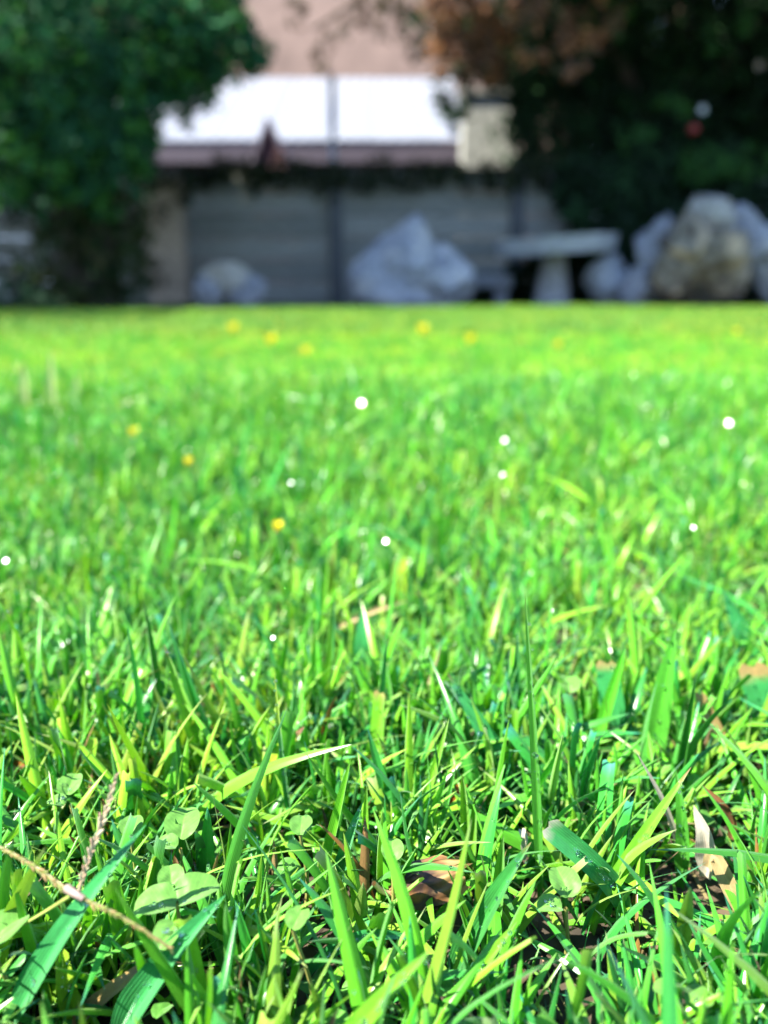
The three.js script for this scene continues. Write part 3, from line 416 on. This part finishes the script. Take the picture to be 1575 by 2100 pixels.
  // little round weed leaves low between the blades
  const wl = []; { const g = leaflet(0.0028, 0, 0.3, 9); for (let i = 0; i < 1500; i++) { const x = rr(-0.2, 0.2, r), z = rr(-0.4, -0.06, r); if (noise(x * 14, z * 14, 12) < -0.05) continue; const k = rr(0.6, 1.25, r), f = rr(0.7, 1.1, r); q.setFromEuler(e.set(rr(-0.4, 0.5, r), rr(0, 6.28, r), rr(-0.4, 0.4, r), 'YXZ')); wl.push([new THREE.Matrix4().compose(V(x, gy(x, z) + rr(0.004, 0.014, r), z), q, V(k, k, k)), rgb(f * 0.8, f, f * 0.8)]); } instanced(grass, 'weed_leaves', g, M.clover, wl); }
  // crumbs of soil
  const cr = [], cg = new THREE.DodecahedronGeometry(1, 0);
  for (let i = 0; i < 9000; i++) { const x = rr(-0.2, 0.2, r), z = rr(-0.36, -0.04, r), k = 0.0004 + 0.0014 * r() ** 3; q.setFromEuler(e.set(rr(0, 6, r), rr(0, 6, r), 0)); const f = rr(0.5, 1.3, r); cr.push([new THREE.Matrix4().compose(V(x, gy(x, z) + k * 0.4, z), q, V(k, k * rr(0.5, 1, r), k * rr(0.6, 1.3, r))), rgb(0.055 * f, 0.038 * f, 0.022 * f)]); }
  instanced(grass, 'soil_crumbs', cg, new THREE.MeshStandardMaterial({ roughness: 0.95 }), cr);
  // thatch: dead blades and runners lying on the soil
  const th = [[], []];
  for (let i = 0; i < 9000; i++) {
    const x = rr(-NEARX, NEARX, r), z = rr(NEAR1, NEAR0, r), L = rr(0.012, 0.035, r); q.setFromEuler(e.set(rr(1.25, 1.55, r), rr(0, 6.3, r), 0, 'YXZ')); q2.setFromEuler(e.set(0, rr(-1, 1, r), 0)); q.multiply(q2);
    th[i % 2].push([new THREE.Matrix4().compose(V(x, gy(x, z) + rr(0.0, 0.005, r), z), q, V(L * rr(0.3, 0.8, r), L, L * 0.5)), tone(r() < 0.55 ? DRYC : GREEN, x, z, r)]);
  }
  instanced(grass, 'thatch', KINDSD[1], M.dry, th[0]); instanced(grass, 'thatch', KINDSD[6], M.dry, th[1]);
}
function tuft(n, rad, h, seed, spec) { const r = rng(seed), gs = []; for (let i = 0; i < n; i++) { const a = rr(0, 6.283, r), d = Math.sqrt(r()) * rad, L = h * rr(0.6, 1.15, r), g = bladeGeo({ ...spec, w: spec.w * rr(0.7, 1.3, r) * h / L, bend: rr(0.05, 0.7, r), cut: r() < 0.3 ? 0.7 : 0, fold: 0.25, dryTip: 0 }); g.applyMatrix4(new THREE.Matrix4().compose(V(Math.cos(a) * d, -0.002, Math.sin(a) * d), new THREE.Quaternion().setFromEuler(new THREE.Euler(rr(0, 0.6, r), rr(0, 6.283, r), 0, 'YXZ')), V(L, L, L))); const k = rr(0.75, 1.25, r), y = r() < 0.15 ? 2 : 1, c = g.attributes.color; for (let j = 0; j < c.count; j++) c.setXYZ(j, c.getX(j) * k * y, c.getY(j) * k, c.getZ(j) * k); gs.push(g); } return mergeGeometries(gs); }
const FARG = [[0.1, 0.26, 0.018], [0.14, 0.3, 0.016], [0.06, 0.22, 0.024], [0.15, 0.27, 0.03]], MIDG = [[0.085, 0.36, 0.012], [0.13, 0.41, 0.01], [0.045, 0.3, 0.024], [0.2, 0.44, 0.01], [0.03, 0.22, 0.012], [0.26, 0.38, 0.04]];
{ // tufts further off
  const r = rng(321), q = new THREE.Quaternion(), e = new THREE.Euler();
  const scatter = (name, geos, mat, cols, n, xr, z0, z1, skip, s0, s1) => {
    const L = geos.map(() => []);
    for (let i = 0; i < n; i++) { const x = rr(-xr, xr, r), z = rr(z1, z0, r); if (skip(x, z)) continue; const s = rr(s0, s1, r); q.setFromEuler(e.set(rr(-0.1, 0.1, r), rr(0, 6.283, r), rr(-0.1, 0.1, r))); L[i % geos.length].push([new THREE.Matrix4().compose(V(x, gy(x, z), z), q, V(s, s * rr(0.85, 1.15, r), s)), tone(cols, x, z, r)]); }
    geos.forEach((g, i) => instanced(grass, name, g, mat, L[i]));
  };
  const mid = [1, 2, 3].map((s) => tuft(11, 0.016, 0.03, s * 17, { seg: 5, cols: 2, w: 0.085 })), far = [4, 5].map((s) => tuft(18, 0.045, 0.034, s * 17, { seg: 3, cols: 2, w: 0.13 }));
  scatter('tufts', mid, M.far, MIDG, 44000, 2.4, 0.8, -2.7, (x, z) => (Math.abs(x) < NEARX - 0.01 && z < NEAR0 - 0.01 && r() > smooth(0.75, 1.25, -z)), 0.8, 1.15);
  scatter('far_tufts', far, M.far, FARG, 34000, 6, -2.5, -6.55, (x, z) => z < -6.3 + 0.15 * noise(x * 3, 1), 0.85, 1.2);
}

// ---------------------------------------------------------------- single blades, dry stems, weeds, leaves
function ribbon(pts, width, { fold = 0.3, cut = 0, seg = 22, cols = 6, tint, tipTint, tipAt = 0.93, roll = 0, wave = 0.0 } = {}) {
  const c = new THREE.CatmullRomCurve3(pts), p = [], uv = [], col = [], ix = [], up = V(), side = V(), nrm = V(), eye = V(0, EYE, 0), org = pts[0];
  for (let i = 0; i <= seg; i++) {
    const v = i / seg, o = c.getPointAt(v), t = c.getTangentAt(v); nrm.copy(eye).sub(o).normalize().addScaledVector(SUN, 0.9); side.crossVectors(t, nrm).normalize(); side.applyAxisAngle(t, roll + wave * Math.sin(v * 5)); up.crossVectors(side, t).normalize();
    const w = width * (cut ? (0.62 + 0.38 * smooth(0, 0.35, v)) * (1 - (1 - cut) * smooth(0.35, 1, v)) : (0.5 + 0.5 * smooth(0, 0.35, v)) * Math.pow(Math.max(0, 1 - Math.pow(v, 2.3)), 0.85));
    for (let j = 0; j <= cols; j++) {
      const u = j / cols, s = (u - 0.5) * w, q = o.clone().addScaledVector(side, s).addScaledVector(up, Math.abs(s) * fold * 1.6 + 0.06 * w * noise(v * 7, u * 3, width * 900));
      if (cut && i === seg) q.addScaledVector(t, (((j * 5) % 3) - 1) * width * 0.09);
      q.sub(org); p.push(q.x, q.y, q.z); uv.push(u, v * 1.6);
      const k = tint.clone(), blot = noise(v * 9, u * 4, width * 700); k.multiplyScalar(1 + 0.25 * blot); if (tipTint) k.lerp(tipTint, smooth(tipAt - 0.05 + 0.04 * blot, tipAt + 0.05 + 0.04 * blot, v)); col.push(k.r, k.g, k.b);
    }
  }
  const c1 = cols + 1; for (let i = 0; i < seg; i++) for (let j = 0; j < cols; j++) { const a = i * c1 + j; ix.push(a, a + 1, a + c1, a + 1, a + c1 + 1, a + c1); }
  const g = new THREE.BufferGeometry(); g.setAttribute('position', new THREE.Float32BufferAttribute(p, 3)); g.setAttribute('uv', new THREE.Float32BufferAttribute(uv, 2)); g.setAttribute('color', new THREE.Float32BufferAttribute(col, 3)); g.setIndex(ix); g.computeVertexNormals(); return g;
}
const C = { lime: rgb(0.13, 0.42, 0.008), yellow: rgb(0.28, 0.48, 0.01), mid: rgb(0.055, 0.33, 0.012), dark: rgb(0.02, 0.22, 0.025), teal: rgb(0.025, 0.28, 0.06), straw: rgb(0.36, 0.25, 0.09), brown: rgb(0.16, 0.07, 0.02), white: rgb(0.5, 0.46, 0.36), cream: rgb(0.42, 0.32, 0.15), orange: rgb(0.36, 0.13, 0.01) };
for (const [label, x0, y0, x1, y1, dz, h, w, c, o] of SINGLE) {
  const a = low(x0, y0, h), b = at(x1, y1, -a.z + dz), k = (depthOf(a) + depthOf(b)) / 2 / FPX, mid = a.clone().lerp(b, 0.5);
  mid.x += (b.x - a.x) * -0.06; mid.z += o.sag ?? 0.0015; mid.y += o.arch ?? 0.0012;
  const root = a.clone().lerp(b, -0.05); root.y = Math.min(root.y, a.y) - 0.004;
  const g = ribbon([root, a, mid, b], w * 1.12 * k, { fold: o.fold, cut: o.cut, tint: C[c], tipTint: o.tip && C[o.tip], tipAt: o.tipAt ?? 0.94, roll: rr(-0.2, 0.2), wave: 0.15 });
  solo(o.dry ? 'dry_blade' : 'grass_blade', label, o.dry ? 'dead grass blade' : 'grass blade', g, o.dry ? M.dry : M.blade, root);
  if (!o.dry) for (let i = 0; i < 14; i++) dewSpots.push(new THREE.CatmullRomCurve3([root, a, mid, b]).getPointAt(rr(0.25, 0.95)).add(V(rr(-0.3, 0.3) * w * k, 0.0004, 0.0006)));
}

function tubeV(pts, r0, r1, tint, seg = 24, bumps = 0) {
  const c = new THREE.CatmullRomCurve3(pts), g = new THREE.TubeGeometry(c, seg, 1, 8), p = g.attributes.position, col = [];
  for (let i = 0; i <= seg; i++) { const o = c.getPointAt(i / seg), rad = r0 + (r1 - r0) * i / seg; for (let j = 0; j <= 8; j++) { const k = i * 9 + j, v = V().fromBufferAttribute(p, k).sub(o).multiplyScalar(rad * (1 + bumps * Math.sin(i * 1.9 + j * 0.8))).add(o).sub(pts[0]); p.setXYZ(k, v.x, v.y, v.z); const f = 1 + 0.35 * noise(i * 0.6, j * 0.7, r0 * 9000); col.push(tint.r * f, tint.g * f, tint.b * f); } }
  g.setAttribute('color', new THREE.Float32BufferAttribute(col, 3)); g.computeVertexNormals(); return [g, c];
}
const husk = (() => { const g = new THREE.SphereGeometry(1, 8, 6); g.scale(0.28, 1, 0.2); g.translate(0, 0.7, 0.12); g.deleteAttribute('uv'); return g; })();
function huskRun(curve, n, size, from, cols, seed) { // overlapping scales in two alternating rows
  const r = rng(seed), gs = [], up = V(0, 1, 0);
  for (let i = 0; i < n; i++) { const t = (i + rr(0.2, 0.8, r)) / n, o = curve.getPointAt(t), d = curve.getTangentAt(t), side = V().crossVectors(d, V(0, 0.3, 1)).normalize().multiplyScalar(i % 2 ? 1 : -1), q = new THREE.Quaternion().setFromUnitVectors(up, d.clone().addScaledVector(side, rr(0.2, 0.6, r)).addScaledVector(V(0, 0.3, 1), 0.2).normalize()), g = husk.clone().applyMatrix4(new THREE.Matrix4().compose(o.sub(from), q, V(1, 1, 1).multiplyScalar(size * rr(0.45, 1.25, r) * (0.55 + 0.45 * Math.sin(Math.PI * Math.min(1, t * 1.1)))))), c = cols[i % cols.length], a = []; for (let j = 0; j < g.attributes.position.count; j++) a.push(c.r, c.g, c.b); g.setAttribute('color', new THREE.Float32BufferAttribute(a, 3)); gs.push(g); }
  return mergeGeometries(gs);
}
{ // two seed stalks at the lower left
  const a = [low(-30, 1722, 0.045), low(70, 1775, 0.044), low(152, 1832, 0.042), low(250, 1880, 0.041), low(352, 1945, 0.037)];
  const t = thing('seed_stalk', 'knobbly yellow-brown seed stalk lying diagonally at the lower left', 'grass stalk', a[0]);
  const [g, c] = tubeV(a, 0.0004, 0.0003, rgb(0.12, 0.11, 0.025), 60, 0.12); part(t, 'stalk', g, M.stem);
  part(t, 'scales', huskRun(c, 90, 0.0011, a[0], [rgb(0.13, 0.16, 0.02), rgb(0.2, 0.13, 0.04), rgb(0.09, 0.11, 0.02)], 3), M.stem).userData.kind = 'stuff';
  const n = part(t, 'node', tubeV([low(138, 1822, 0.042), low(155, 1833, 0.0425), low(172, 1843, 0.042)], 0.0009, 0.0006, rgb(0.2, 0.14, 0.12), 10)[0], M.stem); n.position.copy(low(138, 1822, 0.042).sub(a[0])); n.userData.label = 'greyish pink swollen node';
  const sb = part(t, 'branch', tubeV([low(152, 1832, 0.041), low(100, 1865, 0.034), low(50, 1895, 0.028)], 0.0004, 0.0003, rgb(0.2, 0.26, 0.05), 16)[0], M.stem); sb.position.copy(low(152, 1832, 0.041).sub(a[0]));
  const b0 = low(160, 1835, 0.036), b = [b0, at(180, 1770, -b0.z + 0.001), at(212, 1680, -b0.z + 0.002), at(240, 1588, -b0.z + 0.003)], s = thing('seed_spike', 'cream dry seed spike like a twisted cord, standing from the node of the seed stalk', 'grass spike', b0);
  const [g2, c2] = tubeV(b, 0.0004, 0.0002, rgb(0.3, 0.22, 0.14), 40, 0.1); part(s, 'stalk', g2, M.stem);
  part(s, 'scales', huskRun(c2, 56, 0.0012, b0, [rgb(0.42, 0.32, 0.22), rgb(0.3, 0.2, 0.13), rgb(0.36, 0.32, 0.2)], 4), M.stem).userData.kind = 'stuff';
}
// clover-like weeds: leaflets given by centre and half width in pixels, and the direction that each points to
function leaflet(r, dir, tiltF, seed) {
  const p = [0, 0, 0], uv = [0.5, 0], col = [], ix = [], N = 12, K = 40, c0 = [0.13, 0.36, 0.045];
  const P = (s, t) => { const a = (t - 0.5) * 2 * Math.PI * 0.92, rad = s * r * (1.06 - 0.14 * Math.exp(-((a / 0.35) ** 2))), x = Math.sin(a) * rad * 0.98, y = r * s + Math.cos(a) * rad * 1.02; return [x, y, Math.abs(x) * 0.42 - 0.22 * y * y / r + 0.12 * r * noise(x / r * 1.6, y / r * 1.6, seed)]; };
  p.length = 0; uv.length = 0;
  for (let i = 0; i <= N; i++) for (let j = 0; j <= K; j++) { const [x, y, z] = P(i / N, j / K); p.push(x, y, z); uv.push(0.5 + x / r / 2.2, y / r / 2.2); const f = 1 + 0.2 * noise(x / r * 3, y / r * 3, seed + 2); col.push(c0[0] * f, c0[1] * f, c0[2] * f); }
  for (let i = 0; i < N; i++) for (let j = 0; j < K; j++) { const a = i * (K + 1) + j; ix.push(a, a + K + 1, a + 1, a + 1, a + K + 1, a + K + 2); }
  const g = new THREE.BufferGeometry(); g.setAttribute('position', new THREE.Float32BufferAttribute(p, 3)); g.setAttribute('uv', new THREE.Float32BufferAttribute(uv, 2)); g.setAttribute('color', new THREE.Float32BufferAttribute(col, 3)); g.setIndex(ix);
  g.rotateX(-Math.PI / 2 + tiltF); g.rotateY(dir); g.computeVertexNormals(); return g;   // lies flat with its tip away from the joint, then tips up
}
for (const [label, jx, jy, h0, leaves] of CLOVER) {
  const h = h0 + 0.005;
  const j = low(jx, jy, h), t = thing('clover_plant', label, 'clover', V(j.x, gy(j.x, j.z), j.z));
  if (jx === 762) { const q = low(1170, 1420, h); t.position.set(q.x, gy(q.x, q.z), q.z); j.copy(q); }
  const foot = V(rr(-0.004, 0.004), -0.004, rr(-0.004, 0.002)); part(t, 'stem', (() => { const jj = j.clone().sub(t.position), [g] = tubeV([foot, foot.clone().lerp(jj, 0.5).add(V(0.0015, 0.001, 0)), jj], 0.00055, 0.0004, rgb(0.2, 0.2, 0.05), 14); return g.translate(foot.x, foot.y, foot.z); })(), M.stem);
  leaves.forEach(([px, py, r, dir, tilt], i) => { const c = low(px, py, h), k = depthOf(c) / FPX * r * 0.86, l = part(t, 'leaflet', leaflet(k, dir, tilt, px % 50 + i), M.clover), f = V(Math.sin(-dir) , 0, -Math.cos(dir)).multiplyScalar(leaves.length > 1 ? 0 : 0); l.position.copy(leaves.length > 1 ? c.clone().addScaledVector(V(-Math.sin(dir), 0, -Math.cos(dir)), -k * Math.cos(tilt)).sub(t.position) : j.clone().sub(t.position)).add(f); for (let q = 0; q < 5; q++) dewSpots.push(c.clone().add(V(rr(-0.6, 0.6) * k, 0.001, rr(-0.6, 0.6) * k))); });
}
{ // curled dead leaf
  const a = low(800, 1885, 0.006), b = low(945, 1855, 0.012), L = a.distanceTo(b) * 1.15, W = 0.0125, nu = 18, nv = 30, p = [], uv = [], col = [], ix = [];
  for (let i = 0; i <= nv; i++) for (let j = 0; j <= nu; j++) {
    const v = i / nv, u = j / nu - 0.5, w = W * (0.35 + 0.65 * smooth(0, 0.35, v)) * (1 - 0.35 * smooth(0.75, 1, v)), edge = 0.006 * noise(u * 9, 3) * v ** 3, pleat = 0.0011 * Math.abs(Math.sin(u * 16 + noise(v * 4, 2))) + 0.001 * noise(u * 4, v * 4, 8);
    p.push(L * v + edge, 0.0025 + 0.006 * Math.cos(u * 2.6) * smooth(-0.1, 0.4, v) + pleat, u * w); uv.push(j / nu, v);
    const n = noise(u * 6, v * 5, 1), s = Math.abs(Math.sin(u * 16)), k = rgb(0.12, 0.05, 0.012).lerp(rgb(0.025, 0.008, 0.005), smooth(-0.1, 0.3, n + 0.3 - Math.abs(v - 0.4))).lerp(rgb(0.26, 0.17, 0.055), smooth(0.55, 1, v + 0.5 * n) * (0.25 + 0.75 * s) + 0.5 * smooth(0.25, 0.1, v) * s); col.push(k.r, k.g, k.b);
  }
  for (let i = 0; i < nv; i++) for (let j = 0; j < nu; j++) { const q = i * (nu + 1) + j; ix.push(q, q + 1, q + nu + 1, q + 1, q + nu + 2, q + nu + 1); }
  const g = new THREE.BufferGeometry(); g.setAttribute('position', new THREE.Float32BufferAttribute(p, 3)); g.setAttribute('uv', new THREE.Float32BufferAttribute(uv, 2)); g.setAttribute('color', new THREE.Float32BufferAttribute(col, 3)); g.setIndex(ix); g.computeVertexNormals();
  const t = thing('dead_leaf', 'curled glossy brown dead leaf lying in the grass at the lower centre', 'dead leaf', a); t.rotation.y = 0.25; t.rotation.x = 0.55; t.scale.setScalar(0.86); t.position.y += 0.006;
  part(t, 'blade', g, new THREE.MeshPhysicalMaterial({ vertexColors: true, roughness: 0.8, clearcoat: 0.2, clearcoatRoughness: 0.2, side: THREE.DoubleSide }));
  part(t, 'stalk', tubeV([V(0, 0, 0), V(-0.003, 0.003, -0.001), V(-0.005, 0.008, -0.002)], 0.0008, 0.0007, rgb(0.5, 0.38, 0.2), 10)[0].translate(0.001, 0.002, 0), M.stem);
}
for (const [px, py, d, r, label] of [[1440, 225, 7.5, 0.045, 'small white petalled spot just above the red fruit in the dark right tree'], [1556, 135, 7.8, 0.045, 'small pale tan petalled spot at the right picture edge in the dark tree']]) {
  const t = thing('pale_spot', label, 'pale_spot', at(px, py, d)), m = new THREE.MeshPhysicalMaterial({ color: px < 1500 ? rgb(0.62, 0.68, 0.66) : rgb(0.4, 0.33, 0.24), roughness: 0.95, transmission: 0.3, thickness: 0, side: THREE.DoubleSide }), g = leafShape.clone().scale(1.6, 1, 0.9); g.computeVertexNormals();  // pale petalled spots set in the tree crown
  for (let i = 0; i < 6; i++) { const q = part(t, 'petal', g, m); q.scale.setScalar(r); q.rotation.set(1.1, 0, 0); q.rotation.order = 'ZXY'; q.rotation.z = i / 6 * 6.283; q.rotation.x = 0.5; }
  part(t, 'stalk', limb([V(0, 0, 0), V(0, 0.03, -0.02), V(0.01, 0.08, -0.06)], 0.004, 0.003, 6), bark);
}
// small yellow flowers far and near on the lawn
const petalM = new THREE.MeshPhysicalMaterial({ color: rgb(0.75, 0.66, 0.005), roughness: 0.95, transmission: 0.35, thickness: 0, side: THREE.DoubleSide });
const eyeM = new THREE.MeshStandardMaterial({ color: rgb(0.6, 0.45, 0.01), roughness: 0.8 });
const petal = leafShape.clone().scale(1.5, 1, 0.9); petal.computeVertexNormals();
const stemGeo = limb([V(0, -0.01, 0), V(0.003, 0.02, 0), V(0, 0.045, 0)], 0.0011, 0.0009, 8);
for (const [px, py, r, label] of [[478, 678, 0.026, 'yellow lawn flower farthest to the left on the far lawn'], [556, 704, 0.021, 'yellow lawn flower on the far lawn, second from the left'], [627, 724, 0.014, 'faint yellow lawn flower on the far lawn, third from the left'], [866, 682, 0.026, 'yellow lawn flower on the far lawn below the pale pointed boulder'], [964, 702, 0.02, 'yellow lawn flower on the far lawn below the low bench'], [1144, 710, 0.014, 'faint yellow lawn flower on the far lawn below the stone table'], [1510, 684, 0.014, 'faint yellow lawn flower on the far lawn below the hollow boulder'], [570, 1087, 0.0055, 'tiny vivid yellow flower in the middle distance left of centre'], [275, 893, 0.008, 'pale yellow flower at the left on the nearer lawn'], [386, 952, 0.006, 'small yellow flower right of and nearer than the pale one at the left']]) {
  const h = py > 800 ? 0.034 : 0.045, c = low(px, py, h), t = thing('yellow_flower', label, 'flower', V(c.x, gy(c.x, c.z), c.z)), st = part(t, 'stem', stemGeo, new THREE.MeshStandardMaterial({ color: rgb(0.06, 0.2, 0.03), roughness: 0.7 })), hh = h - gy(c.x, c.z);
  st.scale.y = hh / 0.045;
  for (let i = 0; i < 7; i++) { const q = part(t, 'petal', petal, petalM); q.scale.setScalar(r); q.position.y = hh; q.rotation.set(0.75, i / 7 * 6.283, 0, 'YXZ'); }
  const y = part(t, 'centre', new THREE.SphereGeometry(r * 0.25, 10, 8), eyeM); y.position.y = hh + r * 0.05;
}
{ // pale seeding stalks at the far left
  for (const [px, y0, y1, w, label] of [[108, 850, 715, 0.012, 'pale blurred seeding grass stalk, tallest of three at the left'], [52, 850, 742, 0.012, 'pale blurred grass stalk at the left picture edge'], [160, 845, 762, 0.011, 'pale blurred grass stalk, rightmost of the three at the left']]) {
    const a = low(px, y0, 0.02), b = at(px - 4, y1, -a.z); solo('pale_stalk', label, 'grass stalk', ribbon([V(a.x, gy(a.x, a.z) - 0.003, a.z), a.clone().lerp(b, 0.4), b], w, { tint: rgb(0.3, 0.42, 0.14), fold: 0.2 }), M.dry, V(a.x, gy(a.x, a.z) - 0.003, a.z));
  }
}
// ---------------------------------------------------------------- dew
{
  const r = rng(55), drop = new THREE.SphereGeometry(1, 12, 8), list = []; const q = new THREE.Quaternion();
  for (const p of dewSpots) { const s = rr(0.0002, 0.0005, r) * (r() < 0.1 ? 1.7 : 1); list.push([new THREE.Matrix4().compose(p.clone().add(V(0, s * 0.5, s * 0.3)), q, V(s, s * 0.85, s)), rgb(1, 1, 1)]); }
  const m = instanced(scene, 'dew_droplets', drop, M.water, list); m.userData = { kind: 'stuff', label: 'tiny clear dew droplets scattered over the nearest grass blades', category: 'dew' };
  // larger single drops that glint out of focus: beads flattened and tilted to send the sun glint to the camera
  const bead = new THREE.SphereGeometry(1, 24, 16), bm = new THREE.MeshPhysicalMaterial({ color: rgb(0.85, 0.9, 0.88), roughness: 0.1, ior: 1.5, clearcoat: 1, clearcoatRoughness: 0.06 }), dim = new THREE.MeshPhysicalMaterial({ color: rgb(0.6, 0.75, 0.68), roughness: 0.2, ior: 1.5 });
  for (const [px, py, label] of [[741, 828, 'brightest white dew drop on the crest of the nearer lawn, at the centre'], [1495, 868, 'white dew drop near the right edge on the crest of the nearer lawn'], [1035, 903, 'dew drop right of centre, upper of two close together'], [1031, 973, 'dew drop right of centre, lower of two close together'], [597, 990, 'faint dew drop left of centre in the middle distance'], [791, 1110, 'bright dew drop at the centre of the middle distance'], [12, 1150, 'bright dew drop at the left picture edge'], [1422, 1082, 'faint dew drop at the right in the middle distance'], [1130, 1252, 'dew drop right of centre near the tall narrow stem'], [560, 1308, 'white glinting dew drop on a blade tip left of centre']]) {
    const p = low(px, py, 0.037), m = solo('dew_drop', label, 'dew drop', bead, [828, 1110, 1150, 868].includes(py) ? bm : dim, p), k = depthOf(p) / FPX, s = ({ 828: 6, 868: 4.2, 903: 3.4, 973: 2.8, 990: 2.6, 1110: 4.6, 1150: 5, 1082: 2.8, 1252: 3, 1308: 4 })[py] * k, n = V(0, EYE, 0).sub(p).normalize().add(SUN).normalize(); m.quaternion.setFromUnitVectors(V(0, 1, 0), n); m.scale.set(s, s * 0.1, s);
  }
}
renderer.render(scene, camera);
